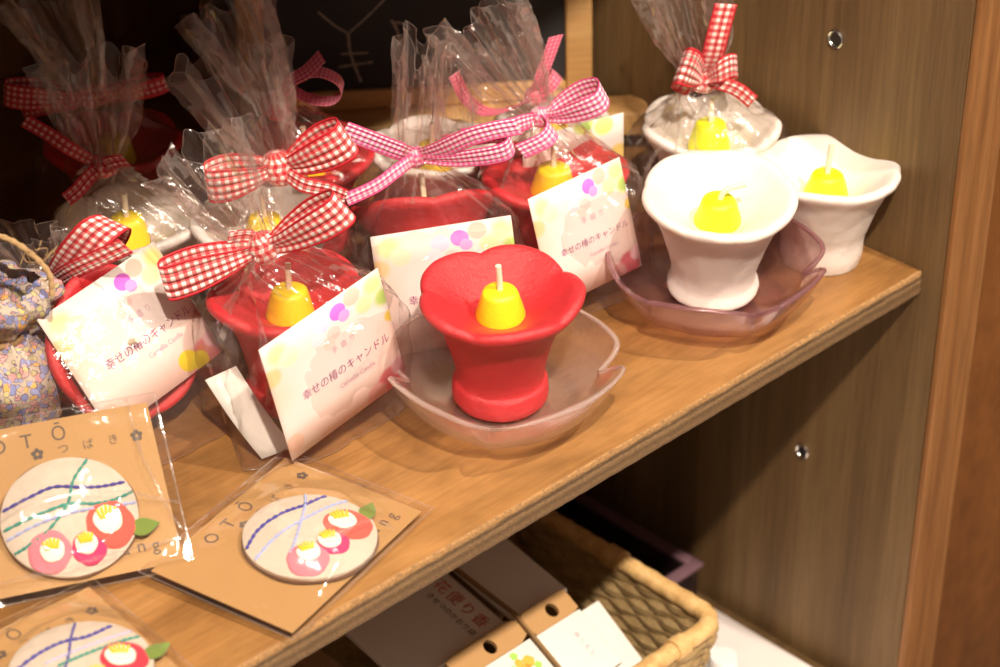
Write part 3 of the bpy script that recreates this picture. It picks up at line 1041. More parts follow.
rA = [o for o in bpy.data.objects if o.name == 'wrapped_candle'][0]
pi_ = MB()
pa = [at(205, 380, 0.032), at(236, 366, 0.034), at(294, 447, 0.0035), at(262, 459, 0.0022)]
pi_.grid([[lerp(lerp(pa[0], pa[3], i / 8), lerp(pa[1], pa[2], i / 8), j / 3) + V((0, 0, -0.002 * math.sin(math.pi * i / 8))) for j in range(4)] for i in range(9)])
pi_.build('paper_insert', 'paper_white', rA, solid=0.0004)

# B: lying red candle, label tipped back
yB = 0.010
k = K(46, 288, yB)
EL = R(34)
labB = at(136, 334, 0.048)
axis = (E2 * -1 * math.cos(EL) + ZH * math.sin(EL)).normalized()
cx_ = E1.copy(); cy_ = axis.cross(cx_).normalized()
rimc = labB - axis * 0.007 - E1 * 0.004 - cy_ * 0.002
footc = rimc - axis * 0.0515
cupB = Matrix(((cx_.x, cy_.x, axis.x, footc.x), (cx_.y, cy_.y, axis.y, footc.y), (cx_.z, cy_.z, axis.z, footc.z), (0, 0, 0, 1)))
bcen = labB - E2 * -0.02
rB = root('wrapped_candle', Matrix.Translation(V((bcen.x, bcen.y, 0))) @ Matrix.Rotation(R(47), 4, 'Z'), 'wrapped red candle tipped back beside the floral pouch, large label facing up', 'candle', 'candles wrapped in cellophane bags')
mb = MB(); mb.grid(cup_points(cupB, 0.96, 0.4, 6.6), True, cap0=True); mb.build('candle_cup', 'red_wax', rB, angle=80)
stamen_parts(rB, cupB, 0.96, 'yellow_wax')
label_card(rB, labB, R(48), R(36), R(7), 0.0665, 0.0545, 'label_print_gold', bend=0.003)
bb = V((bcen.x, bcen.y, 0)) - E1 * 0.003
ux, uy = E1, E2
lvB = [(V((bb.x, bb.y, 0.0012)), ux * 0.043, uy * 0.046, 5, 0.0, 9, 6), (V((bb.x, bb.y, 0.02)), ux * 0.044, uy * 0.044, 4, 0.01, 9, 6), (V((bb.x, bb.y, 0.045)) + E2 * 0.006, ux * 0.041, uy * 0.034, 3, 0.02, 9, 6),
       (V((bb.x, bb.y, 0.062)) + E2 * 0.012 - E1 * 0.006, ux * 0.032, uy * 0.024, 2.4, 0.06, 11, 6), (lerp(V((bb.x, bb.y, 0.062)), k, 0.6), ux * 0.017, uy * 0.014, 2, 0.18, 13, 5),
       (k, XH * 0.006, YH * 0.0055, 2, 0.28, 13, 3), (lerp(k, K(24, 238, yB), 0.4), XH * 0.010, YH * 0.007, 2, 0.3, 13, 6), (K(20, 232, yB), XH * 0.017, YH * 0.009, 2, 0.34, 13, 1)]
film_edges(bag_mesh(lvB, 9.4)).build('cellophane_bag', ['cellophane', 'film_glint'], rB, angle=50)
lpB = [k, K(70, 262, yB - 0.016), K(96, 232, yB - 0.020), K(116, 222, yB - 0.010), K(114, 236, yB + 0.004), K(92, 262, yB + 0.006), k]
bow(rB, [('loop', lpB, [V((-0.8, 0, 0.5)), V((-0.8, 0, 0.6)), V((-0.75, -0.1, 0.65)), V((-0.6, -0.4, 0.6)), V((-0.6, -0.5, 0.6)), V((-0.7, -0.4, 0.6)), V((-0.8, 0, 0.5))], pinch(0.0155, 0.5, 0.5, 0.22)),
         mk_tail([k, K(70, 272, yB - 0.018), K(100, 258, yB - 0.024), K(126, 246, yB - 0.026)], 0.0085, p0=0.7)], k, KW, ['gingham_red', 'selvage_red'])

# C: white candle at the back left, narrow ribbon
yC = 0.074
k = K(103, 166, yC)
wrapped('wrapped white candle at back left with a narrow red ribbon and tall clear top', (-0.1655, 0.0735), R(44), 0.92, 'white_wax', 'yellow_wax', k, K(88, 62, yC + 0.004), 0.0215, 4.4,
        [mk_tail([k, K(72, 150, yC - 0.006), K(48, 134, yC - 0.004), K(24, 120, yC)], 0.0068, p0=0.8), mk_tail([k, K(90, 176, yC - 0.01), K(78, 190, yC - 0.014), K(66, 200, yC - 0.016)], 0.0068, p0=0.8), mk_tail([k, K(112, 162, yC - 0.012), K(126, 160, yC - 0.008)], 0.0068, p0=0.8)],
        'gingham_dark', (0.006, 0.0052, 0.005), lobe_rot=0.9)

# D: white candle in the middle row
yD = 0.072
k = K(279, 168, yD)
wrapped('wrapped white candle with a red gingham bow, directly behind the front wrapped candle', (-0.1045, 0.0735), R(44), 0.92, 'white_wax', 'yellow_wax', k, K(228, 62, yD + 0.004), 0.0230, 7.7,
        [mk_loop(k, K(348, 138, yD - 0.008), 0.0170, 0.006, 0.002), mk_loop(k, K(206, 184, yD - 0.010), 0.0160, 0.006, 0.002), mk_tail([k, K(302, 184, yD - 0.012), K(328, 190, yD - 0.012), K(346, 197, yD - 0.008)], 0.0075, p0=0.7)],
        'gingham_red', (0.0070, 0.0085, 0.0060), lobe_rot=0.2, knot_rot=R(8))

# E: red candle behind, rose ribbon with an open loop
yE = 0.140
k = K(277, 106, yE)
wrapped('wrapped red candle tied with an open rose ribbon loop before the chalkboard', (-0.0915, 0.1385), R(30), 0.92, 'red_wax', 'yellow_wax', k, K(224, 4, yE + 0.004), 0.0200, 1.9,
        [('loop', [k, K(296, 80, yE - 0.004), K(318, 72, yE - 0.004), K(338, 80, yE), K(342, 92, yE + 0.002), K(330, 101, yE + 0.002), K(308, 98, yE), K(292, 90, yE)], V((0.1, 1.0, 0.22)), 0.0075),
         ('tail', [k, K(290, 82, yE - 0.006), K(306, 72, yE - 0.006), K(322, 56, yE - 0.002)], V((-0.5, 0.75, 0.5)), 0.0070)],
        'gingham_rose', (0.0055, 0.0075, 0.0050), lobe_rot=0.5, sel='gingham_rose')

# N: dark back row
yN = 0.150
k = K(92, 96, yN)
wrapped('wrapped red candle in deep shadow, farthest back at the left', (-0.1820, 0.1500), R(44), 0.92, 'red_wax', 'yellow_wax', k, K(40, -10, yN), 0.02, 2.8,
        [mk_loop(k, K(4, 92, yN - 0.008), 0.0120, 0.006), mk_loop(k, K(166, 82, yN - 0.006), 0.0085, 0.005), mk_tail([k, K(60, 104, yN - 0.006), K(22, 112, yN)], 0.008)],
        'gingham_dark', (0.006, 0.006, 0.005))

# F: centre, pink gingham bow
yF = 0.078
k = K(416, 157, yF + 0.015)
yk = yF + 0.015
wrapped('wrapped red candle leaning back behind the red dish candle, long pink gingham ribbon', (-0.0285, 0.0740), R(12), 0.95, 'red_wax', 'yellow_wax', k, K(424, 44, yk + 0.004), 0.0110, 5.5,
        [mk_tail([k, K(396, 150, yk - 0.006), K(370, 140, yk - 0.010), K(344, 130, yk - 0.008)], 0.0092, p0=0.75), mk_tail([k, K(398, 170, yk - 0.012), K(376, 186, yk - 0.018), K(346, 200, yk - 0.022)], 0.0066, p0=0.9),
         mk_loop(k, K(512, 146, yk - 0.014), 0.0090, 0.0070, 0.004), mk_tail([k, K(440, 150, yk - 0.010), K(470, 137, yk - 0.016), K(496, 130, yk - 0.016), K(518, 126, yk - 0.014)], 0.0090, p0=0.75)],
        'gingham_pink', KP, lean=(R(-33), 0), card=dict(centre=at(449, 286, 0.034), yaw=R(8), tilt=R(18), roll=R(5), w=0.0620, h=0.0540), lobe_rot=0.3, sel='selvage_pink', wide=0.039, deep=0.040)

# G: white candle behind F
yG = 0.150
k = K(458, 141, yG)
wrapped('wrapped white candle showing only its rim behind the centre pink ribbon', (-0.0320, 0.1490), R(30), 0.87, 'white_wax', 'yellow_wax', k, K(450, 66, yG), 0.012, 8.1,
        [mk_loop(k, K(440, 143, yG - 0.004), 0.006, 0.004)], 'gingham_rose', (0.004, 0.004, 0.004), sel='gingham_rose', lobe_rot=0.0)

# H: red candle right of the centre
yH = 0.118
k = K(541, 117, yH)
wrapped('wrapped red candle with a pink gingham bow, its label beside the plum dish', (0.0245, 0.1155), R(36), 0.97, 'red_wax', 'yellow_wax', k, K(478, 16, yH + 0.006), 0.0215, 6.1,
        [mk_loop(k, K(604, 97, yH - 0.010), 0.0105, 0.0065, 0.004), mk_tail([k, K(520, 124, yH - 0.010), K(492, 134, yH - 0.014), K(462, 137, yH - 0.012)], 0.0085, p0=0.7), mk_tail([k, K(552, 128, yH - 0.012), K(545, 140, yH - 0.018), K(520, 152, yH - 0.02)], 0.0085, p0=0.7)],
        'gingham_pink', KP, card=dict(centre=at(586, 233, 0.043), yaw=R(36), tilt=R(14), roll=R(5), w=0.0520, h=0.0535), lobe_rot=0.7, sel='selvage_pink', deep=0.039, yo=-0.006)

# I: back right bag before the board
yI = 0.186
k = K(492, 118, yI - 0.02)
k = K(536, 96, yI)
wrapped('wrapped white candle against the easel ledge, plain pink ribbon and a card corner showing', (0.0265, 0.1790), R(20), 0.80, 'white_wax', 'yellow_wax', k, K(500, 40, yI), 0.012, 3.9,
        [('tail', [k, K(512, 108, yI - 0.01), K(486, 112, yI - 0.006), K(466, 98, yI), K(454, 74, yI)], V((0.75, 0.2, 0.5)), 0.0062), ('tail', [k, K(540, 80, yI - 0.006), K(548, 58, yI - 0.004), K(556, 36, yI - 0.002)], V((1, 0.1, 0.2)), 0.0068),
         mk_loop(k, K(557, 74, yI + 0.002), 0.0065, 0.005)],
        'gingham_rose', (0.005, 0.0045, 0.0045), card=dict(centre=at(574, 173, 0.0400), yaw=R(24), tilt=R(-4), roll=R(4), w=0.052, h=0.052, mat='label_print_leaf', text=False), sel='gingham_rose')

# J: wrapped white candle at the right
yJ = 0.164
k = K(704, 80, yJ)
wrapped('rightmost wrapped candle, white with an upright red gingham bow', (0.1003, 0.1640), R(40), 0.94, 'white_wax', 'lemon_wax', k, K(682, -24, yJ + 0.002), 0.0200, 2.2,
        [('loop', [k, K(694, 70, yJ - 0.014), K(684, 66, yJ - 0.018), K(678, 68, yJ - 0.010), K(680, 72, yJ + 0.004), K(692, 78, yJ + 0.004), k], V((-0.32, -0.15, -1)), pinch(0.0185, 0.55, 0.55, 0.2)),
         ('tail', [k, K(712, 58, yJ - 0.008), K(718, 34, yJ - 0.010), K(726, 4, yJ - 0.010)], V((1, 0.1, -0.1)), lambda t: lerp(0.006, 0.0105, min(1, t * 3))),
         ('loop', [k, K(718, 72, yJ - 0.014), K(730, 66, yJ - 0.012), K(737, 66, yJ - 0.004), K(734, 70, yJ + 0.006), K(720, 76, yJ + 0.004), k], V((-0.1, 0, 1)), pinch(0.0125, 0.5, 0.5, 0.25)),
         ('tail', [k, K(722, 84, yJ - 0.012), K(738, 90, yJ - 0.014), K(753, 102, yJ - 0.014)], V((-0.45, 0.3, -0.8)), lambda t: lerp(0.006, 0.0085, min(1, t * 3)))],
        'gingham_red', (0.0062, 0.0062, 0.0055), lobe_rot=0.4)

# ================================================================== FLORAL POUCH
pc = V((-0.2090, -0.0250, 0.0))
pr = root('floral_pouch', pc, 'gathered cotton pouch with a blue and orange flower print, tied with twine', 'pouch')
mb = MB(); rows = []
n, m = 150, 70
tab = [(0.0, 0.010), (0.05, 0.017), (0.25, 0.024), (0.48, 0.0285), (0.62, 0.026), (0.70, 0.019), (0.74, 0.0165), (0.79, 0.021), (0.90, 0.027), (0.97, 0.026), (1.0, 0.020)]
for i in range(m + 1):
    t = i / m
    row = []
    rr = interp(tab, t)
    z = 0.001 + 0.076 * t
    for k_ in range(n):
        th = 2 * math.pi * k_ / n
        cs, sn = math.cos(th), math.sin(th)
        fold = (1 - 2 * abs(noise.noise(V((cs * 2.2, sn * 2.2, t * 1.5 + 2)))))
        fold2 = (1 - 2 * abs(noise.noise(V((cs * 4.2 + 5, sn * 4.2, t * 2.5)))))
        lum = noise.noise(V((cs * 1.1, sn * 1.1, t * 2 + 9)))
        ple = abs(math.sin(th * 5 + 1.5 * lum + 2 * t)) * math.exp(-((t - 0.74) / 0.16) ** 2) * 1.3
        q = rr * (1 + 0.16 * fold + 0.07 * fold2 + 0.16 * lum - 0.22 * ple)
        row.append(pc + V((q * cs, q * sn * 0.8, z + 0.006 * lum * t)))
    rows.append(row)
mb.grid(rows, True, cap0=True)
pb = mb.build('pouch_body', 'floral_cotton', pr, angle=180)
tw = MB()
ring = [pc + V((0.0165 * math.cos(a_), 0.0135 * math.sin(a_), 0.0565 + 0.002 * math.sin(2 * a_))) for a_ in [2 * math.pi * i / 30 for i in range(30)]]
tw.tube(ring, 0.0013, 8, closed=True)
tw.build('twine_tie', 'twine', pr)
tw = MB()
tw.tube(smooth_path([K(-6, 234, -0.035), K(14, 242, -0.038), K(36, 258, -0.042), K(50, 276, -0.044), K(52, 296, -0.046)], 40), lambda t: 0.0012 + 0.0002 * math.sin(60 * t), 8)
for s_ in range(14):
    x0, y0 = 30 + 24 * random.random(), 246 + 36 * random.random()
    tw.tube(smooth_path([K(x0, y0, -0.042), K(x0 + random.uniform(-8, 10), y0 + random.uniform(-12, 4), -0.042), K(x0 + random.uniform(-12, 14), y0 + random.uniform(-14, 8), -0.044)], 8), 0.00016, 5)
tw.build('twine_cord', 'twine', pr)

# ================================================================== BROOCHES ON CARDS
def brooch_card(label, fr, threads, rot, offs, leaf_col='felt_green', flowers=None, show_text=True, cw=0.088, ch=0.066, sleeve_dz=0.0, brand=True, ay_=0.0265, folds=()):
    r = root('camellia_brooch', fr, label, 'brooch', 'brooches on kraft cards')
    # card
    MB().box((-cw / 2, -ch / 2, -0.0004), (cw / 2, ch / 2, 0.0), fr).build('backing_card', 'kraft', r, smooth=False)
    card = r.children[0]
    tb = MB()
    top = ch / 2
    for chh, tx, ty, ts in (('O', -0.0155, 0.0075, 0.0080), ('T', -0.0045, 0.0072, 0.0080), ('Ō', 0.0080, 0.0064, 0.0080)):
        lay_text(tb, chh, ts, fr, tx, top - ty)
    for chh, tx in (('つ', 0.0085), ('ば', 0.0182), ('き', 0.0280)):
        lay_text(tb, chh, 0.0046, fr, tx, top - 0.0128)
    tb.build('title_lettering', 'ink_dark', card, smooth=False)
    tb = MB()
    for chh, tx, ty in (('r', 0.0140, 0.0), ('i', 0.0185, 0.0003), ('a', 0.0235, 0.0), ('n', 0.0295, 0.0), ('g', 0.0350, -0.0006)):
        lay_text(tb, chh, 0.0072, fr, tx, -top + 0.0090 + ty)
    tb.build('lettering', 'ink_dark', card, smooth=False)
    for fx in (-0.0015, 0.0372):
        fmk = MB()
        fm = fr @ Matrix.Translation((fx, top - 0.0128, 0.0002))
        for p in range(5):
            a_ = math.pi / 2 + p * 2 * math.pi / 5
            c_ = V((math.cos(a_) * 0.0015, math.sin(a_) * 0.0015, 0))
            vs = [c_] + [c_ + V((0.00098 * math.cos(q * math.pi / 5), 0.00098 * math.sin(q * math.pi / 5), 0)) for q in range(10)]
            fmk.add(vs, [(0, 1 + q, 1 + (q + 1) % 10) for q in range(10)], None, 0, fm)
        fmk.build('flower_mark', 'ink_dark', card, smooth=False)
    # brooch body: padded oval of linen
    bf = fr @ Matrix.Translation((offs[0], offs[1], 0.0003)) @ Matrix.Rotation(rot, 4, 'Z')
    ax_ = 0.0262
    ky = ay_ / 0.0270
    dome = lambda x, y: 0.0066 * max(0.0, 1 - ((x / ax_) ** 2 + (y / ay_) ** 2) ** 2.2) ** 0.5
    mb = MB(); rows = []
    n_ = 90
    prof = [(0.90, 0.0), (0.97, 0.0006), (1.0, 0.0018), (0.995, 0.0030)] + [(math.sin(t) * 0.985, None) for t in [math.pi / 2 * (1 - i / 16) for i in range(1, 17)]]
    for q, z in prof:
        row = []
        for k_ in range(n_):
            th = 2 * math.pi * k_ / n_
            wob = 1 + 0.012 * noise.noise(V((math.cos(th) * 2 + offs[0] * 90, math.sin(th) * 2, 1)))
            x, y = ax_ * max(q, 0.001) * math.cos(th) * wob, ay_ * max(q, 0.001) * math.sin(th) * wob
            zz = (z if z is not None else 0.0030 + 0.0036 * (1 - q ** 2.6)) + 0.0003 * noise.noise(V((x * 300, y * 300, 0)))
            row.append(bf @ V((x, y, zz)))
        rows.append(row)
    mb.grid(rows, True, cap0=True)
    disc = mb.build('fabric_disc', 'linen', r)
    bb_ = MB()
    bb_.grid([[bf @ V((ax_ * q * (1 + 0.01 * math.sin(7 * t)) * math.cos(t), ay_ * q * (1 + 0.01 * math.sin(7 * t)) * math.sin(t), z)) for t in [2 * math.pi * k_ / 72 for k_ in range(72)]] for q, z in ((0.5, 0.0001), (0.99, 0.0001), (1.012, 0.0006), (1.012, 0.0017), (0.985, 0.0022))], True, cap0=True)
    bb_.build('felt_backing', 'felt_brown', r)
    sz = lambda x, y: 0.0030 + 0.0036 * max(0.0, 1 - (min(1.0, math.hypot(x / ax_, y / ay_)) / 0.985) ** 2.6)
    for colr, pts, w in threads:
        tbm = MB()
        P = smooth_path([V((x / 1000, y * ky / 1000, 0)) for x, y in pts], 90)
        # running stitches: short raised dashes
        step = 6 if w > 0.55 else 5
        for i in range(0, 90 - step + 1, step):
            seg = []
            for j in range(step + 1):
                p = P[i + j]
                if math.hypot(p.x / ax_, p.y / ay_) > 0.985:
                    continue
                seg.append(bf @ V((p.x, p.y, sz(p.x, p.y) + 0.00018 + 0.00022 * math.sin(math.pi * j / step))))
            if len(seg) > 2:
                tbm.tube(seg, lambda t: 0.00076 * w * (0.55 + 0.45 * math.sin(math.pi * t)), 7)
        tbm.build('embroidery_thread', colr, disc)
    # felt flowers
    for (x, y, rad, colr, wx, wy, wr, ang) in flowers:
        x, y, rad, wx, wy, wr = (q / 1000 for q in (x, y * ky, rad, wx, wy * ky, wr))

        def blob(cx, cy, rr, z0, thk, lob, matn, nm, par, seed):
            bmb = MB(); rws = []
            for q, z in [(0.98, 0.0), (1.0, 0.35), (0.985, 0.75), (0.93, 0.97), (0.75, 1.0), (0.5, 1.02), (0.25, 1.03), (0.01, 1.03)]:
                rw = []
                for k_ in range(48):
                    th = 2 * math.pi * k_ / 48
                    ll = 1 + lob * abs(math.cos(2.5 * th + seed)) - lob * 0.6
                    px, py = cx + rr * q * ll * math.cos(th), cy + rr * q * ll * math.sin(th)
                    rw.append(bf @ V((px, py, (sz(px, py) if math.hypot(px / ax_, py / ay_) < 0.97 else 0.0036) + z0 + thk * z)))
                rws.append(rw)
            bmb.grid(rws, True, cap0=True)
            return bmb.build(nm, matn, par)

        fl = blob(x, y, rad, -0.0001, 0.0010, 0.06, colr, 'felt_flower', r, x * 900)
        blob(wx, wy, wr, 0.0010, 0.0008, 0.05, 'felt_white', 'flower_centre', fl, 1 + x * 500)
        ym = MB()
        ca, sa = math.cos(ang), math.sin(ang)
        for q in range(5):
            dx = (q - 2) * wr * 0.26
            a0, a1 = wr * 0.05, wr * (0.95 - 0.12 * abs(q - 2))
            ps = []
            for t in range(7):
                ly = lerp(a0, a1, t / 6); lx = dx * (0.8 + 0.4 * t / 6)
                px, py = wx + lx * ca - ly * sa, wy + lx * sa + ly * ca
                ps.append(bf @ V((px, py, (sz(px, py) if math.hypot(px / ax_, py / ay_) < 0.97 else 0.0036) + 0.0021 + 0.0004 * math.sin(math.pi * t / 6))))
            ym.tube(ps, 0.00055, 7)
        ym.build('yellow_stitches', 'thread_yellow', fl)
    # leaf
    lm = MB(); rws = []
    lx0, ly0, la = leaf_pos
    for zt in (0.0, 1.0):
        pass
    outline = []
    for i in range(40):
        t = i / 20
        u = t if t <= 1 else 2 - t
        wdt = 0.0036 * math.sin(math.pi * u ** 0.8) * (1 if t <= 1 else -1)
        outline.append(V((u * 0.0125, wdt, 0)))
    ca, sa = math.cos(la), math.sin(la)
    for q, z in [(0.97, 0.0), (1.0, 0.0004), (0.95, 0.0008), (0.5, 0.0011), (0.02, 0.0012)]:
        rw = []
        for p in outline:
            c_ = V((0.00625, 0, 0)); s_ = c_ + (p - c_) * q
            rw.append(bf @ V((lx0 / 1000 + s_.x * ca - s_.y * sa, ly0 / 1000 + s_.x * sa + s_.y * ca, 0.0032 + z + 0.06 * s_.y * s_.y * 100)))
        rws.append(rw)
    lm.grid(rws, True, cap0=True)
    lm.build('felt_leaf', leaf_col, r)
    # clear sleeve, front film draped over the brooch and a back film
    sl = MB(); rows = []
    sw, shh = cw / 2 + 0.004, ch / 2 + 0.0035
    nx, ny = 120, 92
    inv = bf.inverted() @ fr
    for j in range(ny + 1):
        rw = []
        for i in range(nx + 1):
            x, y = sw * (2 * i / nx - 1), shh * (2 * j / ny - 1)
            q = inv @ V((x, y, 0))
            d = math.hypot(q.x / ax_, q.y / ay_)
            z = 0.0104 * max(0.0, 1 - max(0.0, d - 0.72) / 0.95) ** 1.6 if d > 0.72 else 0.0104
            ex = min(1.0, min(sw - abs(x), shh - abs(y)) / 0.006)
            z = z * ex + 0.0007 + 0.0012 * (0.5 + noise.noise(V((x * 70 + offs[0] * 300, y * 70, 2)))) * ex + 0.0012 * max(0.0, 1 - 2 * abs(noise.noise(V((x * 45, y * 45 + offs[1] * 500, 7))))) * ex
            rw.append(fr @ V((x, y, z)))
        rows.append(rw)
    sl.grid(rows, False)
    segs = [(V((*p, 0)) / 1000, V((*q, 0)) / 1000) for f in folds for p, q in zip(f, f[1:])]  # flat cells along these lines carry painted reflection streaks
    for j in range(ny):
        for i in range(nx):
            p = V((sw * (2 * (i + 0.5) / nx - 1), shh * (2 * (j + 0.5) / ny - 1), 0))
            hit = i in (0, nx - 1) or j in (0, ny - 1)
            for a0, a1 in segs:
                ab = a1 - a0
                t = max(0.0, min(1.0, (p - a0).dot(ab) / ab.dot(ab)))
                if (p - a0 - ab * t).length < 0.00052:
                    hit = True
            if hit:
                sl.mi[j * nx + i] = 1
    sl.build('clear_sleeve', ['clear_sleeve', 'film_glint'], r, angle=180)
    return r


FL1 = [(-10.2, -14.5, 8.2, 'felt_pink', -9.3, -14.2, 4.6, 0.0), (4.5, -16.2, 6.6, 'felt_magenta', 3.6, -14.2, 4.3, 0.0), (14.2, -7.8, 9.4, 'felt_red', 13.4, -5.6, 5.6, 0.0)]
leaf_pos = (20.5, -10.0, R(3))
# card 1, propped on the floral pouch
b0, b1 = at(-34, 610, 0.006), at(178, 566, 0.006)
xd = (b1 - b0).normalized(); bk = V((-xd.y, xd.x, 0)); T1 = R(38)
upv = bk * math.cos(T1) + ZH * math.sin(T1)
c1 = b1 - xd * 0.0415 + upv * 0.0345
fr1 = frame_of(c1, xd, upv)
brooch_card('upper left brooch on kraft card, with wavy teal and navy stitching', fr1,
            [('thread_navy', [(-25.5, 7.5), (-14, 11), (-4, 13.5), (6, 11), (14, 9.8), (23, 10.5)], 1.0), ('thread_teal', [(-26, -1), (-13, 2.2), (0, 4.5), (10, 2.5), (18, 3), (26, 6)], 1.0),
             ('thread_sky', [(-25.5, -5.5), (-12, -1.5), (2, 0.5), (14, 0), (26, 0.5)], 0.9), ('thread_teal', [(11, 24), (4, 15), (0, 5), (-9, -5), (-18, -10), (-24, -12)], 0.9)],
            0.0, (0.0052, -0.0078), flowers=FL1, ay_=0.0238, folds=[[(-48, -9), (-28, -8), (-12, -1), (10, -2), (30, -5), (48, -10)], [(36, 37), (37, 10), (43, -14), (46, -20)], [(-48, -27), (0, -29), (44, -24)]])
# card 2, flat near the shelf edge
cA, cB, cC = at(165, 571, 0.006), at(295, 461, 0.006), at(283, 635, 0.004)
xd = (cB - cA).normalized(); upv = (cA - cC).normalized()
c2 = (cB + cC) / 2
fr2 = frame_of(c2 + V((0, 0, 0.0015)), xd, upv)
leaf_pos = (21.5, -3.5, R(38))
FL2 = [(-9.6, -15.0, 8.2, 'felt_pink', -8.0, -12.6, 4.6, R(-10)), (3.5, -12.5, 6.2, 'felt_magenta', 2.4, -11.0, 4.6, R(-10)), (14.5, -4.8, 9.6, 'felt_red', 13.2, -2.6, 5.6, R(-8))]
brooch_card('brooch on kraft card at the shelf front edge, pale blue and navy stitching', fr2,
            [('thread_navy', [(-26, 5), (-16, 12), (-4, 15), (6, 15), (18, 18)], 1.0), ('thread_sky', [(-25.5, -2), (-12, 3.5), (0, 6), (12, 8.5), (24, 11)], 0.9), ('thread_sky', [(12, 24), (6, 14), (-2, 4), (-9, -4), (-14, -9)], 0.9)],
            R(-24), (0.0035, -0.0075), flowers=FL2, folds=[[(-2, -20), (8, -25), (18, -27), (24, -32)], [(-8, 36), (10, 33), (36, 30), (47, 24)], [(40, 36), (42, 4), (43, -20)]])
# card 3, lowest, cut by the frame
cT, cL, cR = at(89, 587, 0.006), at(-40, 648, 0.006), at(222, 661, 0.005)
xd = (cT - cL).normalized(); upv2 = (cT - cR).normalized()
upv = (upv2 - xd * upv2.dot(xd)).normalized()
c3 = cT - xd * 0.044 - upv * 0.033
fr3 = frame_of(c3, xd, upv)
leaf_pos = (22.0, -3.5, R(22))
FL3 = [(-6.6, -15.0, 8.2, 'felt_pink', -5.0, -13.6, 4.6, R(-10)), (4.5, -12.5, 6.2, 'felt_magenta', 3.4, -11.0, 4.6, R(-10)), (15.5, -2.8, 8.6, 'felt_crimson', 14.2, -2.6, 5.6, R(-8))]
brooch_card('lowest brooch on kraft card, with a crimson flower and lilac stitching', fr3,
            [('thread_navy', [(-26, 4), (-14, 10), (-4, 13), (6, 13), (16, 18)], 1.0), ('thread_lilac', [(-12, 3.5), (0, 6), (12, 9), (22, 13)], 0.9), ('thread_teal', [(-8, 0), (0, 2), (12, 5), (24, 9)], 0.9), ('thread_navy', [(4, 25), (0, 14), (-4, 2), (-10, -10)], 0.8)],
            R(-18), (0.0150, -0.0085), flowers=FL3, folds=[[(-30, 30), (-14, 24), (6, 28), (30, 34)], [(20, 36), (34, 20), (47, 8)]])

# ================================================================== LOWER SHELF
def cab_pt(s, d, z):
    return S(s, d, z)


ws = tag(cab_box((-0.42, -0.25, LZ + 0.0002), (-0.008, 0.30, LZ + 0.003), 0.001).build('white_sheet', 'white_liner', None, frame=CAB), 'white sheet lining the lowest shelf beside the side panel', 'sheet')
# smoke acrylic tray behind the basket
tr = root('acrylic_tray', S(-0.10, 0.20, LZ + 0.003), 'smoky plum acrylic tray on the lowest shelf behind the basket', 'tray')
z0, z1 = LZ + 0.0035, -0.229
a0, a1, d0, d1 = -0.089, -0.0165, 0.112, 0.30
cab_box((a0, d0, z0), (a1, d1, z0 + 0.003), 0.0006).build('tray_floor', 'smoke_acrylic', tr)
for lo, hi in (((a0, d0, z0 + 0.003), (a1, d0 + 0.004, z1)), ((a0, d1 - 0.004, z0 + 0.003), (a1, d1, z1)), ((a0, d0 + 0.004, z0 + 0.003), (a0 + 0.004, d1 - 0.004, z1)), ((a1 - 0.004, d0 + 0.004, z0 + 0.003), (a1, d1 - 0.004, z1))):
    cab_box(lo, hi, 0.0008).build('tray_wall', 'smoke_acrylic', tr)
rim = MB()
rz = z1
for lo, hi in (((a0 - 0.002, d0 - 0.002, rz), (a1 + 0.002, d0 + 0.005, rz + 0.003)), ((a0 - 0.002, d1 - 0.005, rz), (a1 + 0.002, d1 + 0.002, rz + 0.003)), ((a0 - 0.002, d0 + 0.005, rz), (a0 + 0.005, d1 - 0.005, rz + 0.003)), ((a1 - 0.005, d0 + 0.005, rz), (a1 + 0.002, d1 - 0.005, rz + 0.003))):
    rim.box(lo, hi, CAB, 0.0008)
rim.build('tray_rim', 'plum_acrylic', tr)

# rattan basket
RZ = -0.172
bs0, bs1, bd0, bd1 = -0.31, -0.0985, 0.030, 0.215
bk_r = root('rattan_basket', S((bs0 + bs1) / 2, (bd0 + bd1) / 2, LZ + 0.0035), 'pale rattan basket holding packets on the lowest shelf', 'basket')


def rrect(s0, s1, d0_, d1_, z, rad=0.012, n=10):
    pts = []
    for (cx, cy, a_0) in ((s1 - rad, d0_ + rad, -90), (s1 - rad, d1_ - rad, 0), (s0 + rad, d1_ - rad, 90), (s0 + rad, d0_ + rad, 180)):
        for i in range(n + 1):
            a_ = R(a_0 + 90 * i / n)
            pts.append((cx + rad * math.cos(a_), cy + rad * math.sin(a_), z))
    out = []
    for (p, q) in zip(pts, pts[1:] + pts[:1]):     # resample
        L = math.dist(p, q); k_ = max(1, int(L / 0.004))
        out += [tuple(lerp(V(p), V(q), i / k_)) for i in range(k_)]
    return out


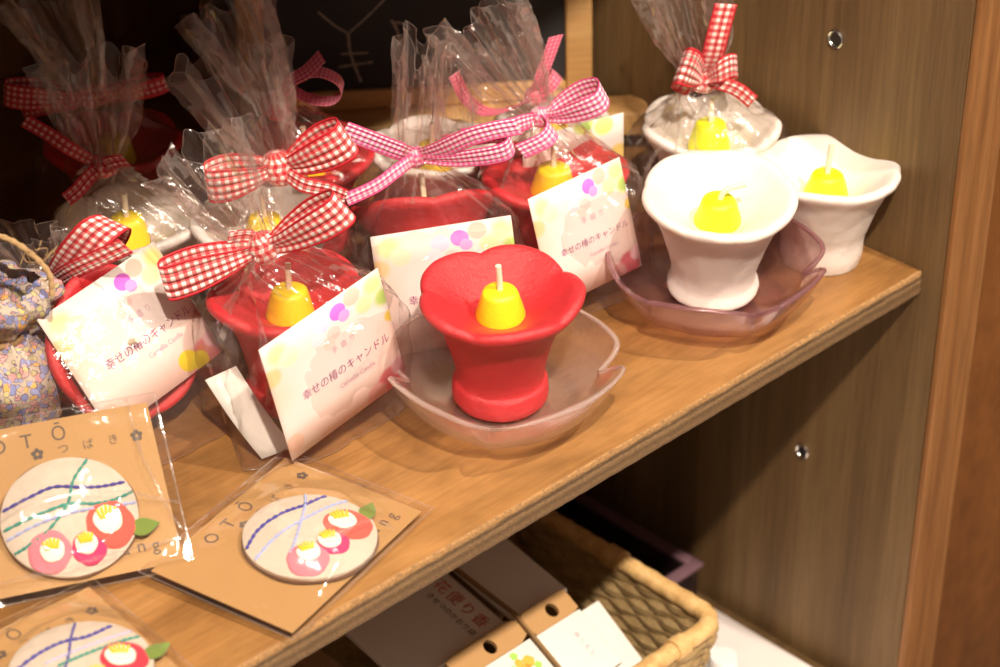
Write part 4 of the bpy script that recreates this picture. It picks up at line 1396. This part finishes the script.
rm_ = MB()
ringp = rrect(bs0, bs1, bd0, bd1, RZ)
NP = len(ringp)
rows = []
for i, p in enumerate(ringp):
    q0, q1 = V(ringp[i - 1]), V(ringp[(i + 1) % NP])
    t = (q1 - q0).normalized(); nx_ = V((t.y, -t.x, 0))
    row = []
    for k_ in range(14):
        a_ = 2 * math.pi * k_ / 14
        rr = 0.0050 + 0.0003 * math.sin(2.1 * i + a_) + 0.0003 * noise.noise(V((i * 0.3, 0, 0)))
        row.append(CAB @ (V(p) + nx_ * rr * math.cos(a_) + ZH * rr * 0.9 * math.sin(a_)))
    rows.append(row)
rows.append(rows[0])
rm_.grid(rows, True)
rm_.build('basket_rim', 'rattan', bk_r)
wv = MB()
lvls = 15
zb = LZ + 0.006
for li in range(lvls):
    z = lerp(zb, RZ - 0.006, li / (lvls - 1)); tp = 0.014 * (1 - li / (lvls - 1))
    rp = rrect(bs0 + tp, bs1 - tp, bd0 + tp, bd1 - tp, z, 0.010)
    pts = []
    for i, p in enumerate(rp):
        q0, q1 = V(rp[i - 1]), V(rp[(i + 1) % len(rp)])
        t = (q1 - q0).normalized(); nx_ = V((t.y, -t.x, 0))
        pts.append(CAB @ (V(p) + nx_ * 0.0010 * math.sin(i * 1.25 + li * math.pi)))
    wv.tube(pts, 0.0042, 8, closed=True)
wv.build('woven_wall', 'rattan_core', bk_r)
wb2 = MB(); wb2.box((bs0 + 0.014, bd0 + 0.014, LZ + 0.0035), (bs1 - 0.014, bd1 - 0.014, LZ + 0.0065), CAB, 0.001)
wb2.build('basket_bottom', 'rattan_core', bk_r)
for p in ((bs1, 0.100), (bs1 - 0.03, bd0)):  # side collar models the shadow's edge on the rim as a solid band
    bd = MB()
    c_ = CAB @ V((p[0], p[1], RZ))
    bd.tube([c_ - E2 * 0.005, c_ - E2 * 0.002, c_ + E2 * 0.002, c_ + E2 * 0.005] if p[1] > bd0 + 0.01 else [c_ - E1 * 0.004, c_, c_ + E1 * 0.004], 0.0060, 14)
    bd.build('rim_collar', 'rattan', bk_r)


# packets leaning back in the basket
def packet(label, s0, s1, front, header, seed, deco, w_mat='paper_white', thick=0.004, fronthi=None):
    """flat packet: runs from its low front end up to its back end; front/back = (d, z)"""
    (da, za), (db, zb_) = front
    A = S((s0 + s1) / 2, (da + db) / 2, (za + zb_) / 2)
    x = E1
    y = (S(0, db, zb_) - S(0, da, za)).normalized()
    L = (S(0, db, zb_) - S(0, da, za)).length
    fr = frame_of(A, x, y)
    w = s1 - s0
    r = root('gift_packet', fr, label, 'packet', 'paper packets in the basket')
    MB().box((-w / 2, -L / 2, -thick), (w / 2, L / 2 - header, 0), fr, 0.0008).build('paper_sleeve', w_mat, r)
    if header:
        hd = MB(); hh = header
        # header card with a punched hole
        hx, hy, hr = 0.002, L / 2 - hh / 2, 0.0038
        seg = 32
        outer = []
        x0, x1, y0, y1 = -w / 2, w / 2, L / 2 - hh, L / 2
        for i in range(seg):
            a_ = 2 * math.pi * i / seg
            c_, s_ = math.cos(a_), math.sin(a_)
            tx = ((x1 if c_ > 0 else x0) - hx) / c_ if abs(c_) > 1e-6 else 1e9
            ty = ((y1 if s_ > 0 else y0) - hy) / s_ if abs(s_) > 1e-6 else 1e9
            t = min(tx, ty)
            outer.append((hx + c_ * t, hy + s_ * t))
        inner = [(hx + hr * 0.9 * math.cos(2 * math.pi * i / seg), hy + hr * math.sin(2 * math.pi * i / seg)) for i in range(seg)]
        rows = [[fr @ V((px, py, z)) for px, py in ps] for ps, z in ((inner, 0.0), (outer, 0.0), (outer, -thick * 0.6), (inner, -thick * 0.6), (inner, 0.0))]
        hd.grid(rows, True)
        hd.build('header_card', 'kraft', r, smooth=False)
    deco(r, fr, w, L)
    return r


def flower_print(r, fr, w, L, x, y, k):
    b = MB()
    for (dx, dy, rr, mi) in ((0, 0, 2.4, 0), (3.2, 2.2, 2.8, 0), (-1.4, 3.6, 2.0, 0), (-5.2, 2.2, 1.9, 1), (-1.2, 7.4, 1.8, 1), (5.8, -1.4, 1.8, 1)):
        c_ = V((x + dx * k / 1000, y + dy * k / 1000, 0.0003 + 0.00005 * mi)); rr = rr * k / 1000
        vs = [c_] + [c_ + V((rr * (1 + 0.15 * math.cos(5 * q * math.pi / 10)) * math.cos(q * math.pi / 10), rr * math.sin(q * math.pi / 10), 0)) for q in range(20)]
        b.add(vs, [(0, 1 + q, 1 + (q + 1) % 20) for q in range(20)], None, mi, fr)
    b.build('printed_flower', ['ink_orange', 'ink_green'], r, smooth=False)


def deco_hole(r, fr, w, L):
    b = MB()
    lay_text(b, 'ぬくもり', 0.0034, fr, 0.004, -0.006, rot=R(-90), spacing=1.3, lift=0.0003)
    b.build('lettering', 'ink_soft', r, smooth=False)


def deco_flower(r, fr, w, L):
    flower_print(r, fr, w, L, 0.010, -0.001, 1.1)


def deco_red(r, fr, w, L):
    b = MB()
    lay_text(b, '花便り香', 0.0085, fr, 0.0235, -L / 2 + 0.0235, rot=R(-90), spacing=1.15, lift=0.0003)
    lay_text(b, 'きせつのかおり袋', 0.0042, fr, 0.0150, -L / 2 + 0.0215, rot=R(-90), lift=0.0003, mi=1)
    b.build('lettering', ['ink_red', 'ink_dark'], r, smooth=False)


def deco_none(r, fr, w, L):
    pass


packet('white packet with a punched kraft header at the right of the basket', -0.1870, -0.1565, ((0.0400, -0.1700), (0.0815, -0.1490)), 0.013, 1, deco_hole)
packet('white packet with orange printed flowers in the middle of the basket', -0.2350, -0.1895, ((0.0400, -0.1700), (0.0825, -0.1490)), 0.013, 2, deco_flower)
packet('shaded white packet with red lettering, partly under the display shelf', -0.2560, -0.1905, ((0.0850, -0.1545), (0.150, -0.142)), 0, 3, deco_red, thick=0.003)
packet('plain shaded packet lying behind the punched header', -0.1860, -0.1500, ((0.0840, -0.1545), (0.150, -0.142)), 0, 4, deco_none, thick=0.003)
packet('tiny white packet tucked between the punched packet and the basket wall', -0.1520, -0.1330, ((0.0460, -0.189), (0.0790, -0.168)), 0, 5, deco_none, thick=0.003)
gs = MB()
gp = [V((-0.1883, 0.040, -0.1690)), V((-0.1883, 0.082, -0.1480)), V((-0.1883, 0.150, -0.1405))]
rows = []
for p in gp:
    rows.append([CAB @ (p + V((dx, 0, dz))) for dx, dz in ((-0.0007, -0.0012), (0.0007, -0.0012), (0.0007, 0.0012), (-0.0007, 0.0012))])
gs.grid(rows, True, cap0=True, cap1=True)
tag(gs.build('divider_strip', 'strip_brown', None, frame=CAB), 'narrow brown strip standing between the packets in the basket', 'strip')
# brown pouch in the tray
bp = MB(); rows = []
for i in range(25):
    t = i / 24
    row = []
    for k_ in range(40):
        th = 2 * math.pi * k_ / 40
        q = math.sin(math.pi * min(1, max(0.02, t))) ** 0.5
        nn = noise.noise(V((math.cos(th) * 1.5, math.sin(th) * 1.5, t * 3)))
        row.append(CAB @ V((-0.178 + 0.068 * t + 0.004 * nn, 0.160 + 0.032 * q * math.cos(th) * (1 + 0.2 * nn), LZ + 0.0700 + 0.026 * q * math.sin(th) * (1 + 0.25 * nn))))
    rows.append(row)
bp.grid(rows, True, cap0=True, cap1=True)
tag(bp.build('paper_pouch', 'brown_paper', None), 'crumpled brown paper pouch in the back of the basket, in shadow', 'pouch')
# clear packet at the left, in shade
cp = root('clear_packet', S(-0.300, 0.09, -0.158), 'clear plastic packet in shadow, left of the white packets', 'packet')
MB().box((-0.345, 0.036, -0.1655), (-0.262, 0.150, -0.1605), CAB, 0.001).build('paper_insert', 'brown_strip', cp)
fb = MB(); rows = []
for j in range(31):
    rows.append([CAB @ V((-0.349 + 0.091 * i / 30, 0.032 + 0.122 * j / 30, -0.1560 + 0.004 * noise.noise(V((i * 0.25, j * 0.25, 3))) + 0.003 * (1 - 2 * abs(noise.noise(V((i * 0.17, j * 0.17, 8))))))) for i in range(31)])
fb.grid(rows, False)
fb.build('clear_film', 'clear_sleeve', cp, angle=180)

# small bottles in front of the basket's right side
for (px, py, zt, lab) in ((703, 640, -0.222, 'small bottle with a white cap beside the basket corner'), (724, 655, -0.222, 'small white-capped bottle nearest the side panel on the white sheet')):
    c_ = at(px, py, zt)
    r = root('small_bottle', V((c_.x, c_.y, LZ + 0.003)), lab, 'bottle', 'small bottles beside the basket')
    MB().lathe([(0.0003, 0.009), (0.002, 0.0105), (0.019, 0.0105), (0.023, 0.008), (0.025, 0.006), (0.027, 0.006)], 36, c=(c_.x, c_.y, LZ + 0.003)).build('bottle_body', 'bottle_glass', r)
    MB().lathe([(0.026, 0.0072), (0.0275, 0.0078), (0.035, 0.0078), (0.0365, 0.0070), (0.0368, 0.0004)], 36, c=(c_.x, c_.y, LZ + 0.003)).build('bottle_cap', 'white_plastic', r)

# ================================================================== LIGHT
def spot(name, loc, target, power, col, size=0.03, angle=60, blend=0.4):
    d = bpy.data.lights.new(name, 'SPOT')
    d.energy = power; d.color = col; d.shadow_soft_size = size; d.spot_size = R(angle); d.spot_blend = blend
    o = bpy.data.objects.new(name, d); COL.objects.link(o)
    o.location = loc
    o.rotation_euler = (V(target) - V(loc)).to_track_quat('-Z', 'Y').to_euler()
    return o


spot('key_or_fill_spot', S(-0.85, -0.86, 1.48), S(-0.2, 0.08, 0), 142, (1.0, 0.85, 0.69), 0.03)
spot('key_or_fill_spot', S(0.12, -0.90, 1.55), S(-0.2, 0.06, 0), 105, (1.0, 0.85, 0.69), 0.03)
spot('key_or_fill_spot', S(-0.55, -0.30, 1.75), S(-0.25, 0.05, 0), 20, (1.0, 0.85, 0.69), 0.03)  # added spot, put in for extra glints on the film
spot('key_or_fill_spot', S(-1.30, -0.45, 1.55), S(-0.25, 0.08, 0), 20, (1.0, 0.85, 0.69), 0.03)  # added fill spot, gives the cellophane more to reflect
spot('key_or_fill_spot', S(-0.40, -0.95, 1.62), S(-0.2, 0.08, 0), 20, (1.0, 0.85, 0.69), 0.03)  # another added spot for sparkle on the bags
w = bpy.data.worlds.new('World'); scn.world = w
w.use_nodes = True
bg = w.node_tree.nodes['Background']
bg.inputs[0].default_value = (1.0, 0.80, 0.64, 1)
bg.inputs[1].default_value = 0.18

# ================================================================== CAMERA
cd = bpy.data.cameras.new('camera')
cd.sensor_width = 36.0
cd.lens = 36.0 * F / 1000
cd.clip_start = 0.01
cd.dof.use_dof = True
cd.dof.focus_distance = 0.965
cd.dof.aperture_fstop = 10.0
co = bpy.data.objects.new('camera', cd); COL.objects.link(co)
co.location = CAM
co.rotation_euler = (math.pi / 2 - PITCH, 0, 0)
scn.camera = co
scn.view_settings.view_transform = 'Standard'
scn.view_settings.look = 'None'
scn.view_settings.exposure = 0.12
scn.view_settings.gamma = 1.0
scn.view_settings.use_curve_mapping = False
scn.cycles.transparent_max_bounces = 48
scn.cycles.max_bounces = 10
scn.cycles.use_denoising = True
for o in list(bpy.data.objects):
    if 'mw' in o:
        del o['mw']
